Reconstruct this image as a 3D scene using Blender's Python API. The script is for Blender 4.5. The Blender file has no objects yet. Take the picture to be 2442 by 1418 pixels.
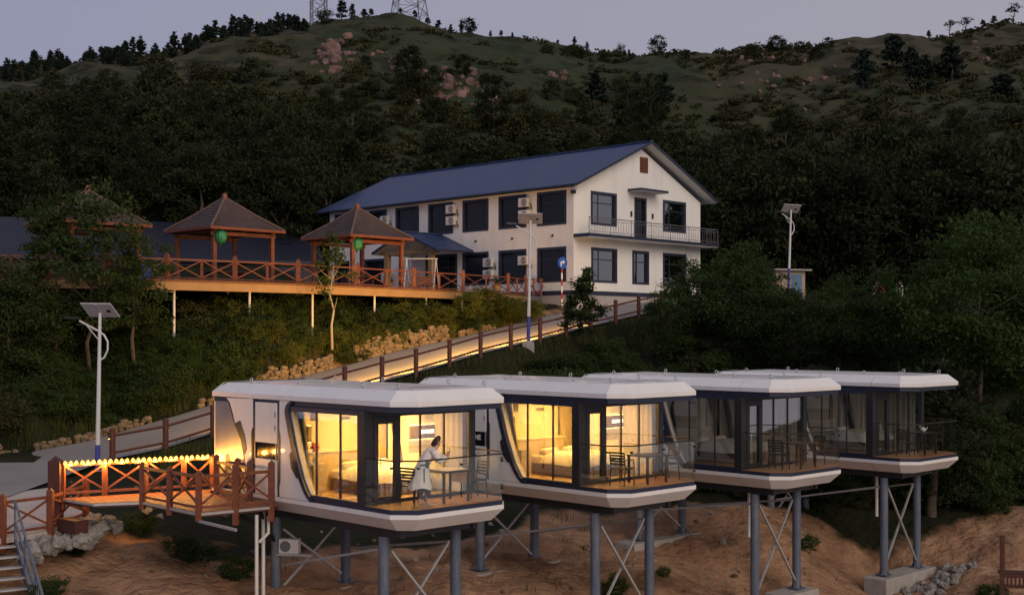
import bpy, bmesh, math, random
import numpy as np
from mathutils import Vector, Matrix, noise as mnoise
R = math.radians
random.seed(7); rng = np.random.default_rng(7)
S = bpy.context.scene
COL = S.collection

# ------------------------------------------------------------------ camera, sky, light, exposure
F, HZ, CXP = 3000.0, 800.0, 1221.0            # focal length and horizon of the photograph in its own pixels
cam = bpy.data.cameras.new('camera'); camo = bpy.data.objects.new('camera', cam); COL.objects.link(camo)
cam.sensor_width = 36; cam.lens = 36 * F / 2442; cam.shift_y = (HZ - 709) / 2442
cam.clip_start = .1; cam.clip_end = 6000
camo.location = (0, 0, 0); camo.rotation_euler = (R(90), 0, 0)
S.camera = camo
W = bpy.data.worlds.new('World'); S.world = W; W.use_nodes = True
wn = W.node_tree.nodes; wl = W.node_tree.links
bg = wn['Background']; sky = wn.new('ShaderNodeTexSky'); sky.sky_type = 'NISHITA'; sky.sun_disc = False
SUN_EL, SUN_AZ = R(1.5), R(165)
sky.sun_elevation = SUN_EL; sky.sun_rotation = SUN_AZ; sky.air_density = 1.0; sky.dust_density = 2.2; sky.ozone_density = 3.0
mixs = wn.new('ShaderNodeMix'); mixs.data_type = 'RGBA'; mixs.inputs[0].default_value = .75
# even veil of dusk cloud over the clear sky, a little bluer to one side of the horizon than to the other
tcw = wn.new('ShaderNodeTexCoord'); sxw = wn.new('ShaderNodeSeparateXYZ'); wl.new(tcw.outputs['Generated'], sxw.inputs[0])
mrw = wn.new('ShaderNodeMapRange'); mrw.inputs[1].default_value = -.6; mrw.inputs[2].default_value = .6; wl.new(sxw.outputs[0], mrw.inputs[0])
veil = wn.new('ShaderNodeMix'); veil.data_type = 'RGBA'; veil.inputs[6].default_value = (3.05, 3.15, 4.55, 1); veil.inputs[7].default_value = (4.25, 3.95, 4.3, 1)
wl.new(mrw.outputs[0], veil.inputs[0]); wl.new(veil.outputs[2], mixs.inputs[7])
wl.new(sky.outputs[0], mixs.inputs[6]); wl.new(mixs.outputs[2], bg.inputs[0])
bg.inputs[1].default_value = 0.115
sun = bpy.data.lights.new('sun', 'SUN'); sun.energy = 1.5; sun.angle = R(40); sun.color = (1, .82, .66)
suno = bpy.data.objects.new('sun', sun); COL.objects.link(suno)
suno.rotation_euler = Vector((-.60, 1, -.55)).to_track_quat('-Z', 'Y').to_euler()
vs = S.view_settings; vs.view_transform = 'Standard'; vs.look = 'None'; vs.exposure = 0; vs.gamma = 1
S.cycles.use_denoising = True; S.cycles.max_bounces = 8; S.cycles.transparent_max_bounces = 24
S.cycles.sample_clamp_indirect = 4; S.cycles.caustics_reflective = False; S.cycles.caustics_refractive = False

def at(px, py, Y):
    return Vector(((px - CXP) / F * Y, Y, -(py - HZ) / F * Y))

# ------------------------------------------------------------------ materials
MATS = {}
def mat(name, c1, c2=None, scale=3.0, rough=.7, metal=0.0, bump=0.0, bscale=None, emit=None, estr=0, detail=6, spec=.5, rnd=0.0, coat=0.0, transl=None):
    m = bpy.data.materials.new(name); m.use_nodes = True; n = m.node_tree.nodes; l = m.node_tree.links
    p = n['Principled BSDF']; p.inputs['Roughness'].default_value = rough; p.inputs['Metallic'].default_value = metal
    p.inputs['Specular IOR Level'].default_value = spec; p.inputs['Coat Weight'].default_value = coat
    col = None
    tc = n.new('ShaderNodeTexCoord')
    if c2 is not None:
        nz = n.new('ShaderNodeTexNoise'); nz.inputs['Scale'].default_value = scale; nz.inputs['Detail'].default_value = detail
        l.new(tc.outputs['Object'], nz.inputs['Vector'])
        cr = n.new('ShaderNodeValToRGB'); cr.color_ramp.elements[0].position = .32; cr.color_ramp.elements[1].position = .68
        cr.color_ramp.elements[0].color = (*c1, 1); cr.color_ramp.elements[1].color = (*c2, 1)
        l.new(nz.outputs['Fac'], cr.inputs[0]); col = cr.outputs[0]
    else:
        p.inputs['Base Color'].default_value = (*c1, 1)
    if rnd:
        oi = n.new('ShaderNodeObjectInfo'); hs = n.new('ShaderNodeHueSaturation')
        mr = n.new('ShaderNodeMapRange'); mr.inputs[3].default_value = 1 - rnd; mr.inputs[4].default_value = 1 + rnd
        l.new(oi.outputs['Random'], mr.inputs[0]); l.new(mr.outputs[0], hs.inputs['Value'])
        if col: l.new(col, hs.inputs['Color'])
        else: hs.inputs['Color'].default_value = (*c1, 1)
        col = hs.outputs[0]
    if col: l.new(col, p.inputs['Base Color'])
    if bump:
        nb = n.new('ShaderNodeTexNoise'); nb.inputs['Scale'].default_value = bscale or scale * 4; nb.inputs['Detail'].default_value = 8
        l.new(tc.outputs['Object'], nb.inputs['Vector'])
        b = n.new('ShaderNodeBump'); b.inputs['Strength'].default_value = bump; b.inputs['Distance'].default_value = .05
        l.new(nb.outputs['Fac'], b.inputs['Height']); l.new(b.outputs[0], p.inputs['Normal'])
    if emit:
        p.inputs['Emission Color'].default_value = (*emit, 1); p.inputs['Emission Strength'].default_value = estr
    if transl:
        t = n.new('ShaderNodeBsdfTranslucent'); t.inputs[0].default_value = (*transl, 1)
        a = n.new('ShaderNodeMixShader'); a.inputs[0].default_value = .3
        l.new(p.outputs[0], a.inputs[1]); l.new(t.outputs[0], a.inputs[2]); l.new(a.outputs[0], n['Material Output'].inputs[0])
    MATS[name] = m
    return m
def weather(name, amount, sx=(5, 5, .5)):
    """faint rain streaks and dust over a finished material"""
    m = MATS[name]; n = m.node_tree.nodes; l = m.node_tree.links; p = n['Principled BSDF']; src = p.inputs['Base Color'].links[0].from_socket
    tc = n.new('ShaderNodeTexCoord'); mp = n.new('ShaderNodeMapping'); mp.inputs['Scale'].default_value = sx; l.new(tc.outputs['Object'], mp.inputs[0])
    nz = n.new('ShaderNodeTexNoise'); nz.inputs['Scale'].default_value = 1; nz.inputs['Detail'].default_value = 7; l.new(mp.outputs[0], nz.inputs['Vector'])
    mr = n.new('ShaderNodeMapRange'); mr.inputs[1].default_value = .5; mr.inputs[2].default_value = .8; mr.inputs[4].default_value = amount; l.new(nz.outputs['Fac'], mr.inputs[0])
    mx = n.new('ShaderNodeMix'); mx.data_type = 'RGBA'; mx.inputs[7].default_value = (.30, .25, .19, 1); l.new(mr.outputs[0], mx.inputs[0]); l.new(src, mx.inputs[6]); l.new(mx.outputs[2], p.inputs['Base Color'])
def glass(name, tint, refl, rough=.02, gain=.7):
    """thin coated pane: clear with a mirror share that grows at a slant"""
    m = bpy.data.materials.new(name); m.use_nodes = True; n = m.node_tree.nodes; l = m.node_tree.links
    n.remove(n['Principled BSDF'])
    t = n.new('ShaderNodeBsdfTransparent'); t.inputs[0].default_value = (*tint, 1)
    g = n.new('ShaderNodeBsdfGlossy'); g.inputs['Roughness'].default_value = rough; g.inputs[0].default_value = (.95, .97, 1, 1)
    lw = n.new('ShaderNodeLayerWeight'); lw.inputs[0].default_value = .35
    mr = n.new('ShaderNodeMapRange'); mr.inputs[3].default_value = refl; mr.inputs[4].default_value = min(1, refl + gain)
    mx = n.new('ShaderNodeMixShader')
    l.new(lw.outputs['Fresnel'], mr.inputs[0]); l.new(mr.outputs[0], mx.inputs[0]); l.new(t.outputs[0], mx.inputs[1]); l.new(g.outputs[0], mx.inputs[2])
    l.new(mx.outputs[0], n['Material Output'].inputs[0]); MATS[name] = m
    return m
def stripes(name, c1, c2, period, axis=2, rough=.6, bump=.6, wear=.25):
    """fine courses (shingles, corrugation) along one object axis"""
    m = mat(name, c1, c2, scale=1.3, rough=rough); n = m.node_tree.nodes; l = m.node_tree.links; p = n['Principled BSDF']
    tc = n.new('ShaderNodeTexCoord'); sx = n.new('ShaderNodeSeparateXYZ'); l.new(tc.outputs['Object'], sx.inputs[0])
    mu = n.new('ShaderNodeMath'); mu.operation = 'DIVIDE'; mu.inputs[1].default_value = period; l.new(sx.outputs[axis], mu.inputs[0])
    fr = n.new('ShaderNodeMath'); fr.operation = 'FRACT'; l.new(mu.outputs[0], fr.inputs[0])
    b = n.new('ShaderNodeBump'); b.inputs['Strength'].default_value = bump; b.inputs['Distance'].default_value = .04
    l.new(fr.outputs[0], b.inputs['Height']); l.new(b.outputs[0], p.inputs['Normal'])
    return m

mat('pod_white', (.74, .73, .71), (.79, .78, .76), .8, rough=.32, coat=.25)
mat('pod_navy', (.018, .024, .05), rough=.35)
mat('pod_dark', (.02, .02, .024), rough=.4)
mat('pod_core', (.01, .01, .012), rough=.9)
mat('steel_panel', (.34, .33, .34), (.40, .39, .40), 2, rough=.34, metal=.85)
mat('reveal', (.45, .42, .36), rough=.5)
mat('cream', (.74, .70, .60), (.77, .73, .63), 1.5, rough=.6)
mat('cabin_floor', (.42, .30, .18), (.5, .36, .22), 4, rough=.35)
mat('balcony_floor', (.34, .16, .07), (.42, .21, .09), 5, rough=.45)
mat('bedding', (.78, .74, .66), (.84, .80, .72), 4, rough=.85, bump=.5, bscale=5)
mat('bed_base', (.20, .15, .10), (.26, .19, .12), 3, rough=.8)
mat('cabinet', (.50, .42, .30), (.55, .46, .33), 2, rough=.5)
mat('grey_fab', (.12, .12, .12), (.17, .17, .165), 8, rough=.9)
mat('black', (.012, .012, .013), rough=.4)
mat('bronze', (.05, .035, .022), rough=.4, metal=.6)
mat('column_blue', (.075, .10, .15), (.10, .13, .18), 3, rough=.5)
mat('rail_grey', (.16, .16, .165), rough=.5, metal=.4)
mat('galv', (.42, .42, .42), (.5, .5, .5), 6, rough=.45, metal=.5)
mat('pipe_white', (.68, .66, .62), (.62, .6, .56), 3, rough=.5)
mat('ac_white', (.60, .59, .57), (.55, .54, .52), 4, rough=.5)
mat('ac_grille', (.12, .12, .13), rough=.6)
mat('concrete', (.30, .28, .255), (.38, .355, .325), 2.5, rough=.92, bump=.5)
mat('road', (.21, .195, .185), (.26, .245, .235), .5, rough=.9, bump=.35, bscale=14)
mat('path', (.40, .35, .32), (.47, .41, .37), 1.1, rough=.92, bump=.3, bscale=10)
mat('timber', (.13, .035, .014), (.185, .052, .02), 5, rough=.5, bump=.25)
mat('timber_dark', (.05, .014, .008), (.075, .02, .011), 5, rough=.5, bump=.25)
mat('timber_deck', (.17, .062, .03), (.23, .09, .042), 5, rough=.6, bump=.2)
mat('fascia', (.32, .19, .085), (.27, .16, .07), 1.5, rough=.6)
mat('fence_brown', (.085, .024, .014), (.12, .035, .02), 4, rough=.55, bump=.2)
mat('house_white', (.74, .73, .70), (.79, .78, .75), .35, rough=.85, bump=.08, bscale=30)
mat('house_navy', (.018, .024, .052), rough=.5)
mat('plinth', (.36, .33, .31), (.42, .39, .365), .7, rough=.9, bump=.3)
stripes('roof_blue', (.020, .040, .115), (.025, .048, .13), .25, axis=0, rough=.5, bump=.2)
stripes('roof_shingle', (.040, .026, .025), (.066, .043, .039), .22, axis=2, rough=.8, bump=1.0)
mat('ridge_cap', (.10, .065, .055), (.13, .085, .07), 4, rough=.7)
mat('navy_shed', (.006, .008, .022), (.008, .011, .027), .5, rough=.55)
mat('win_glass', (.010, .012, .018), rough=.07, spec=.25)
mat('curtain', (.32, .32, .33), (.40, .40, .41), 3, rough=.9)
mat('louver', (.13, .045, .02), (.17, .06, .028), 3, rough=.6)
mat('lamp_white', (.66, .65, .64), (.60, .59, .58), 2, rough=.4)
mat('lamp_blue', (.05, .065, .30), rough=.45)
mat('solar_back', (.58, .53, .52), (.52, .47, .46), 2, rough=.6)
mat('solar_cell', (.012, .016, .04), rough=.15)
mat('sign_blue', (.02, .09, .42), rough=.4)
mat('sign_red', (.4, .02, .02), rough=.5)
mat('text_white', (.75, .75, .75), rough=.5)
mat('lantern_green', (.012, .16, .06), (.02, .22, .09), 6, rough=.45)
mat('skin', (.50, .29, .20), rough=.55)
mat('hair', (.03, .012, .008), (.05, .018, .010), 20, rough=.5)
mat('robe', (.72, .67, .60), (.78, .73, .66), 5, rough=.9, bump=.4, bscale=9)
mat('trouser', (.03, .026, .04), rough=.8)
mat('robe_grey', (.06, .08, .09), rough=.8)
mat('red_cloth', (.32, .04, .035), rough=.9)
mat('white_cloth', (.6, .6, .58), rough=.9)
mat('flower', (.6, .04, .015), (.75, .12, .03), 12, rough=.7)
mat('stone', (.10, .075, .047), (.22, .165, .105), 2.2, rough=.92, bump=.7, rnd=.22)
mat('stone_pale', (.22, .205, .19), (.33, .31, .285), 2.2, rough=.92, bump=.7, rnd=.15)
mat('rock_pink', (.10, .06, .05), (.20, .125, .105), .6, rough=.95, bump=.9, bscale=2.5, rnd=.25)
mat('bark', (.055, .04, .03), (.10, .075, .055), 4, rough=.95, bump=.6)
mat('bark_pale', (.26, .23, .18), (.34, .30, .23), 5, rough=.9)
mat('leaf_mid', (.026, .046, .012), (.045, .072, .018), .9, rough=.75, rnd=.25, transl=(.05, .085, .015), spec=.2)
mat('leaf_bright', (.028, .056, .012), (.05, .085, .018), .9, rough=.75, rnd=.15, transl=(.07, .13, .02), spec=.2)
mat('leaf_lamplit', (.050, .068, .013), (.095, .105, .022), .9, rough=.75, rnd=.2, transl=(.10, .12, .02), spec=.2)  # leaf green brightened and yellowed to carry lamplight on the bank
mat('leaf_dark', (.018, .026, .010), (.032, .042, .016), .8, rough=.8, rnd=.35, transl=(.025, .04, .01), spec=.15)
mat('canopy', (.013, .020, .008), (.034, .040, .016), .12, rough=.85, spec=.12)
mat('leaf_pine', (.010, .020, .014), (.019, .032, .020), .8, rough=.8, rnd=.3, spec=.15)
mat('leaf_scrub', (.024, .030, .012), (.055, .055, .022), .5, rough=.9, rnd=.3, spec=.1)
mat('grass', (.045, .06, .015), (.10, .10, .03), .7, rough=.85, transl=(.08, .10, .02), spec=.15)
mat('lattice', (.17, .20, .23), rough=.6)
mat('shed_wall', (.36, .27, .20), (.42, .32, .24), 1, rough=.9)
mat('shed_door', (.08, .17, .27), rough=.5)
mat('phone', (.05, .05, .06), rough=.2)
mat('led', (.9, .6, .2), emit=(1, .50, .075), estr=1.9)
mat('spot_lens', (.9, .6, .2), emit=(1, .56, .12), estr=3)
mat('cove', (.9, .6, .2), emit=(1, .62, .2), estr=9)
mat('ceiling_panel', (.9, .7, .4), emit=(1, .60, .18), estr=4.0)
mat('neon', (.9, .9, .8), emit=(1, .90, .62), estr=6)
mat('label_blue', (.05, .06, .35), rough=.4)
glass('pane', (.93, .94, .93), .06)
glass('pane_rail', (.955, .97, .955), .0, gain=.14)

weather('pod_white', .13); weather('house_white', .2, (1.6, 1.6, .22)); weather('roof_blue', .10, (1.5, .15, .15)); weather('column_blue', .5, (6, 6, .8)); weather('plinth', .5)
# ------------------------------------------------------------------ mesh helpers
class MB:
    def __init__(s): s.v = []; s.f = []
    def add(s, vs, fs):
        o = len(s.v); s.v += [tuple(p) for p in vs]; s.f += [tuple(i + o for i in q) for q in fs]; return s
    def box(s, x0, x1, y0, y1, z0, z1):
        return s.add([(x0,y0,z0),(x1,y0,z0),(x1,y1,z0),(x0,y1,z0),(x0,y0,z1),(x1,y0,z1),(x1,y1,z1),(x0,y1,z1)],
                     [(0,3,2,1),(4,5,6,7),(0,1,5,4),(1,2,6,5),(2,3,7,6),(3,0,4,7)])
    def beam(s, a, b, w, h=None, up=(0,0,1)):
        a = Vector(a); b = Vector(b); h = h or w; d = (b - a).normalized(); u = Vector(up)
        if abs(d.dot(u)) > .98: u = Vector((1, 0, 0))
        x = d.cross(u).normalized() * w / 2; y = x.cross(d).normalized() * h / 2
        q = [a - x - y, a + x - y, a + x + y, a - x + y, b - x - y, b + x - y, b + x + y, b - x + y]
        return s.add(q, [(0,1,2,3),(7,6,5,4),(0,4,5,1),(1,5,6,2),(2,6,7,3),(3,7,4,0)])
    def tube(s, a, b, r, r2=None, n=12, cap=True):
        a = Vector(a); b = Vector(b); r2 = r if r2 is None else r2; d = (b - a).normalized()
        u = Vector((0, 0, 1)) if abs(d.z) < .95 else Vector((1, 0, 0))
        x = d.cross(u).normalized(); y = x.cross(d)
        q = []
        for c, rr in ((a, r), (b, r2)):
            q += [c + (x * math.cos(t) + y * math.sin(t)) * rr for t in [2 * math.pi * i / n for i in range(n)]]
        fs = [(i, (i + 1) % n, n + (i + 1) % n, n + i) for i in range(n)]
        if cap: fs += [tuple(range(n))[::-1], tuple(range(n, 2 * n))]
        return s.add(q, fs)
    def path(s, pts, r, n=8):
        for i in range(len(pts) - 1): s.tube(pts[i], pts[i + 1], r, n=n)
        return s
    def sweep(s, pts, rads, n=10):
        """one continuous tapering tube through points"""
        pts = [Vector(p) for p in pts]; q = []; k = len(pts)
        for i, p in enumerate(pts):
            d = (pts[min(i + 1, k - 1)] - pts[max(i - 1, 0)]).normalized()
            u = Vector((0, 1, 0)) if abs(d.y) < .9 else Vector((1, 0, 0))
            x = d.cross(u).normalized(); y = x.cross(d); rr = rads[i]
            q += [p + (x * math.cos(t) + y * math.sin(t)) * rr for t in [2 * math.pi * j / n for j in range(n)]]
        fs = [(i * n + j, i * n + (j + 1) % n, (i + 1) * n + (j + 1) % n, (i + 1) * n + j) for i in range(k - 1) for j in range(n)]
        fs += [tuple(range(n))[::-1], tuple(range((k - 1) * n, k * n))]
        return s.add(q, fs)
    def prism(s, poly, z0, z1, axis='z', flip=False):
        """polygon extruded along an axis; poly is (x,y) for z, (x,z) for y, (y,z) for x"""
        n = len(poly)
        def P(p, t):
            return (p[0], p[1], t) if axis == 'z' else ((p[0], t, p[1]) if axis == 'y' else (t, p[0], p[1]))
        vs = [P(p, z0) for p in poly] + [P(p, z1) for p in poly]
        fs = [tuple(range(n))[::-1], tuple(range(n, 2 * n))] + [(i, (i + 1) % n, n + (i + 1) % n, n + i) for i in range(n)]
        return s.add(vs, fs)
    def loft(s, rings, cap0=True, cap1=True):
        n = len(rings[0]); k = len(rings); vs = [p for r in rings for p in r]
        fs = [(i * n + j, i * n + (j + 1) % n, (i + 1) * n + (j + 1) % n, (i + 1) * n + j) for i in range(k - 1) for j in range(n)]
        if cap0: fs.append(tuple(range(n))[::-1])
        if cap1: fs.append(tuple(range((k - 1) * n, k * n)))
        return s.add(vs, fs)
    def lathe(s, prof, n=16, c=(0, 0, 0)):
        rings = [[(c[0] + r * math.cos(2 * math.pi * j / n), c[1] + r * math.sin(2 * math.pi * j / n), c[2] + z) for j in range(n)] for r, z in prof]
        return s.loft(rings)
    def torus(s, c, Rr, r, axis='y', n=14, m=6):
        vs = []; c = Vector(c)
        for i in range(n):
            a = 2 * math.pi * i / n
            for j in range(m):
                b = 2 * math.pi * j / m; q = Rr + r * math.cos(b)
                p = (q * math.cos(a), r * math.sin(b), q * math.sin(a))
                if axis == 'z': p = (p[0], p[2], p[1])
                if axis == 'x': p = (p[1], p[0], p[2])
                vs.append(c + Vector(p))
        return s.add(vs, [(i * m + j, ((i + 1) % n) * m + j, ((i + 1) % n) * m + (j + 1) % m, i * m + (j + 1) % m) for i in range(n) for j in range(m)])
    def mesh(s, name, m=None, smooth=False):
        me = bpy.data.meshes.new(name); me.from_pydata(s.v, [], s.f); me.validate(); 
        bm = bmesh.new(); bm.from_mesh(me); bmesh.ops.recalc_face_normals(bm, faces=bm.faces); bm.to_mesh(me); bm.free()
        if m: me.materials.append(MATS[m])
        if smooth:
            for p in me.polygons: p.use_smooth = True
        return me
    def build(s, name, m, parent=None, smooth=False, bev=0):
        o = bpy.data.objects.new(name, s.mesh(name, m, smooth)); COL.objects.link(o); o.parent = parent
        if bev:
            b = o.modifiers.new('b', 'BEVEL'); b.width = bev; b.segments = 2; b.limit_method = 'ANGLE'
        return o
def obj(name, me, parent=None, loc=None):
    o = bpy.data.objects.new(name, me); COL.objects.link(o); o.parent = parent
    if loc is not None: o.location = loc
    return o
def tag(o, label, cat, group=None):
    o['label'] = label; o['category'] = cat
    if group: o['group'] = group
    return o
def thing(name, label, cat, loc=(0, 0, 0), rz=0, group=None):
    o = bpy.data.objects.new(name, None); COL.objects.link(o); o.location = loc; o.rotation_euler = (0, 0, rz); o.empty_display_size = .3
    return tag(o, label, cat, group)
KIDS = {}
def copy_tree(o, parent=None):
    c = o.copy(); COL.objects.link(c); c.parent = parent
    if not KIDS:
        for q in S.objects:
            if q.parent: KIDS.setdefault(q.parent.name, []).append(q)
    for ch in KIDS.get(o.name, []): copy_tree(ch, c)
    return c
def dup(o, loc, rz=None, scale=None, label=None):
    KIDS.clear()
    c = copy_tree(o); c.location = loc
    if rz is not None: c.rotation_euler = (0, 0, rz)
    if scale is not None: c.scale = scale if hasattr(scale, '__len__') else (scale,) * 3
    if label: c['label'] = label
    return c
def struct(o): o['kind'] = 'structure'; return o

# ------------------------------------------------------------------ terrain
CP = [-800, 0, 300, 600, 900, 1200, 1500, 1800, 2100, 2442, 3200]
PROF = [
 [(8,-9),(20,-8.2),(26,-6.9),(30,-5.6),(33,-4.95),(45,-4.95),(50,-4.5),(55,-1.8),(60,.2),(65,1.6),(70,2.2),(80,2.4),(90,4.5),(110,10),(140,20),(180,34),(220,46),(260,49),(300,46),(420,30)],
 [(8,-9),(20,-8.2),(26,-6.9),(30,-5.6),(33,-4.95),(45,-4.95),(50,-4.5),(55,-1.8),(60,.2),(65,1.6),(70,2.2),(80,2.4),(90,4.5),(110,10),(140,20),(180,34),(220,46),(260,49),(300,46),(420,30)],
 [(8,-9),(20,-8),(26,-6.9),(30,-6.0),(33,-5.5),(36,-5.1),(40,-4.9),(50,-4.85),(55,-3.9),(60,0),(65,1.5),(70,2.2),(80,2.4),(90,4.5),(110,10),(140,21),(180,36),(220,48),(260,56),(300,54),(420,35)],
 [(8,-9.2),(20,-8),(26,-7.1),(30,-6.4),(33,-6.4),(36,-6.1),(40,-5.4),(45,-4.8),(50,-4.4),(55,-4),(60,-2.2),(62,-.2),(65,1.2),(70,2.2),(80,2.4),(90,4.5),(110,9),(140,20),(180,36),(220,52),(260,62),(285,67),(320,65),(420,45)],
 [(8,-9.3),(20,-8.2),(26,-7.5),(30,-7),(33,-6.7),(36,-6.5),(40,-6),(45,-5.2),(50,-4.4),(55,-3.5),(60,-2.45),(65,-1.9),(68,-.2),(70,.5),(75,1.9),(80,2.4),(90,3.2),(110,7),(140,19),(180,35),(220,52),(260,66),(290,71),(330,67),(420,45)],
 [(8,-9.5),(20,-8.4),(26,-7.8),(30,-7.2),(33,-6.8),(36,-6.6),(40,-6.2),(45,-5.6),(50,-4.8),(55,-4),(60,-2.9),(65,-1.4),(67,-.8),(70,-.4),(75,.6),(80,1.9),(85,2.4),(90,2.6),(110,6),(140,18),(180,33),(220,49),(260,61),(290,66),(330,62),(420,45)],
 [(8,-9.6),(20,-8.8),(26,-8.1),(30,-7.6),(33,-7.75),(35,-7.4),(37,-6.85),(40,-6.5),(45,-5.9),(50,-5.2),(55,-4.4),(60,-3.4),(65,-2.2),(70,-.8),(75,.8),(80,1.9),(85,2.4),(90,2.5),(110,4),(140,14),(180,30),(220,46),(260,57.5),(300,60),(420,45)],
 [(8,-9.8),(20,-9),(26,-8.5),(30,-8.3),(33,-8.1),(36,-8.0),(38.5,-7.8),(41,-6.7),(43,-6.1),(46,-6.0),(50,-5.4),(60,-3),(70,-.5),(75,.6),(80,1.8),(90,2.6),(110,4.5),(140,13),(180,29),(220,47),(250,57),(300,60),(420,45)],
 [(8,-10),(20,-9.3),(26,-8.8),(30,-8.4),(36,-8.5),(40,-8.5),(43,-8.45),(45,-7.2),(47,-6.5),(50,-6.1),(60,-3.5),(70,-.8),(80,1.6),(90,2.6),(110,5),(140,14),(180,31),(220,49),(245,58),(300,64),(420,50)],
 [(8,-10),(20,-9.5),(26,-9),(30,-8.7),(36,-8.6),(40,-8.3),(43,-7.4),(46,-6.6),(50,-6.4),(60,-4),(70,-1.2),(80,1.2),(90,2.6),(110,5.5),(140,15),(180,32),(220,50),(240,59),(300,68),(420,55)],
 [(8,-10),(20,-9.5),(26,-9),(30,-8.7),(36,-8.3),(40,-8.1),(45,-7.5),(50,-6.6),(60,-4),(70,-1.2),(80,1.2),(90,2.6),(110,5.5),(140,15),(180,32),(220,52),(240,62),(300,72),(420,60)]]
PY = [np.array([a for a, b in p], float) for p in PROF]; PZ = [np.array([b for a, b in p], float) for p in PROF]
# posts of the road fence: evenly spaced along a straight run, depth from their even spacing
KPX = {-5:268,-4:395,-3:508,-2:618,-1:723,0:822,1:911,2:992,3:1072,4:1146,5:1218,6:1288,7:1350,8:1409,9:1468,10:1523,11:1577,12:1628,13:1676}
KPY = {-5:1097,-4:1072,-3:1037,-2:1003,-1:968,0:938,1:913,2:892,3:869,4:846,5:828,6:812,7:796,8:780,9:766,10:753,11:742,12:733,13:725}
FP = {k: at(KPX[k], KPY[k], 55.6 * (1 + .0306 * k)) for k in KPX}
RN = Vector((-.757, .653, 0))
SEC = [(at(-700, 1500, 26), at(-1300, 1290, 34)), (at(-300, 1295, 30), at(-700, 1190, 38)), (at(0, 1198, 37.2), at(-260, 1126, 45.4)), (at(130, 1150, 42.3), at(60, 1092, 50.5))]
for a, b in SEC: a.z = b.z = -4.86
for k in range(-5, 14):
    p = FP[k] + RN * .25; wdt = 5.4 if k < 0 else (6.3 if k < 8 else 6.3 + (k - 8) * .25)
    SEC.append((p, p + RN * wdt))
SEC.append((FP[13] + Vector((4, 4.4, .5)), FP[13] + RN * 5 + Vector((4, 4.4, .5))))
CEN = np.array([((a + b) / 2)[:] for a, b in SEC]); HWD = np.array([(a - b).length / 2 for a, b in SEC])
HD1 = Vector((-.7165, .6977, 0)); HD2 = Vector((.6977, .7165, 0)); HC = Vector((3.92, 80, 2.85)); HLEN, HWID = 25.2, 13.64

def fbm(x, y, seed=0.0, oct=4):
    return mnoise.fractal(Vector((x, y, seed)), 1.0, 2.0, oct)
def zbase(X, Y):
    px = CXP + X / Y * F
    i = min(max(int(np.searchsorted(CP, px)) - 1, 0), len(CP) - 2)
    t = min(max((px - CP[i]) / (CP[i + 1] - CP[i]), 0), 1); t = t * t * (3 - 2 * t)
    return float(np.interp(Y, PY[i], PZ[i]) * (1 - t) + np.interp(Y, PY[i + 1], PZ[i + 1]) * t)
def road_at(X, Y):
    a = CEN[:-1, :2]; d = CEN[1:, :2] - a; q = np.array([X, Y]) - a
    t = np.clip((q * d).sum(1) / (d * d).sum(1), 0, 1); e = a + d * t[:, None] - [X, Y]; dist = np.hypot(e[:, 0], e[:, 1])
    j = int(np.argmin(dist)); tt = t[j]
    return dist[j] - (HWD[j] * (1 - tt) + HWD[j + 1] * tt), CEN[j, 2] * (1 - tt) + CEN[j + 1, 2] * tt
def sst(a, b, x):
    t = min(max((x - a) / (b - a), 0), 1); return t * t * (3 - 2 * t)
def zt(X, Y):
    z = zbase(X, Y)
    amp = .12 + .25 * sst(40, 60, Y) * 0 + 1.6 * sst(100, 160, Y)
    z += amp * fbm(X * .09, Y * .09, 3.1) + .25 * sst(100, 140, Y) * fbm(X * .4, Y * .4, 9.0)
    if 24 < Y < 56: z += .20 * fbm(X * .55, Y * .55, 5.0) + .10 * fbm(X * 1.8, Y * 1.8, 6.0) - .10 * abs(fbm(X * .9, Y * .9, 8.0))
    if Y < 92:
        d, rz = road_at(X, Y)
        if d < 1.6: z = rz - .06 + (z - rz + .06) * sst(.15, 1.6, d)
    q = Vector((X - HC.x, Y - HC.y, 0)); s = q.dot(HD1); t = q.dot(HD2)
    if -3 < s < HLEN + 3 and -6 < t < HWID + 3: z = min(z, 2.3)
    return z
def on_ground(px, Y, dz=0):
    X = (px - CXP) / F * Y; return Vector((X, Y, zt(X, Y) + dz))

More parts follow.
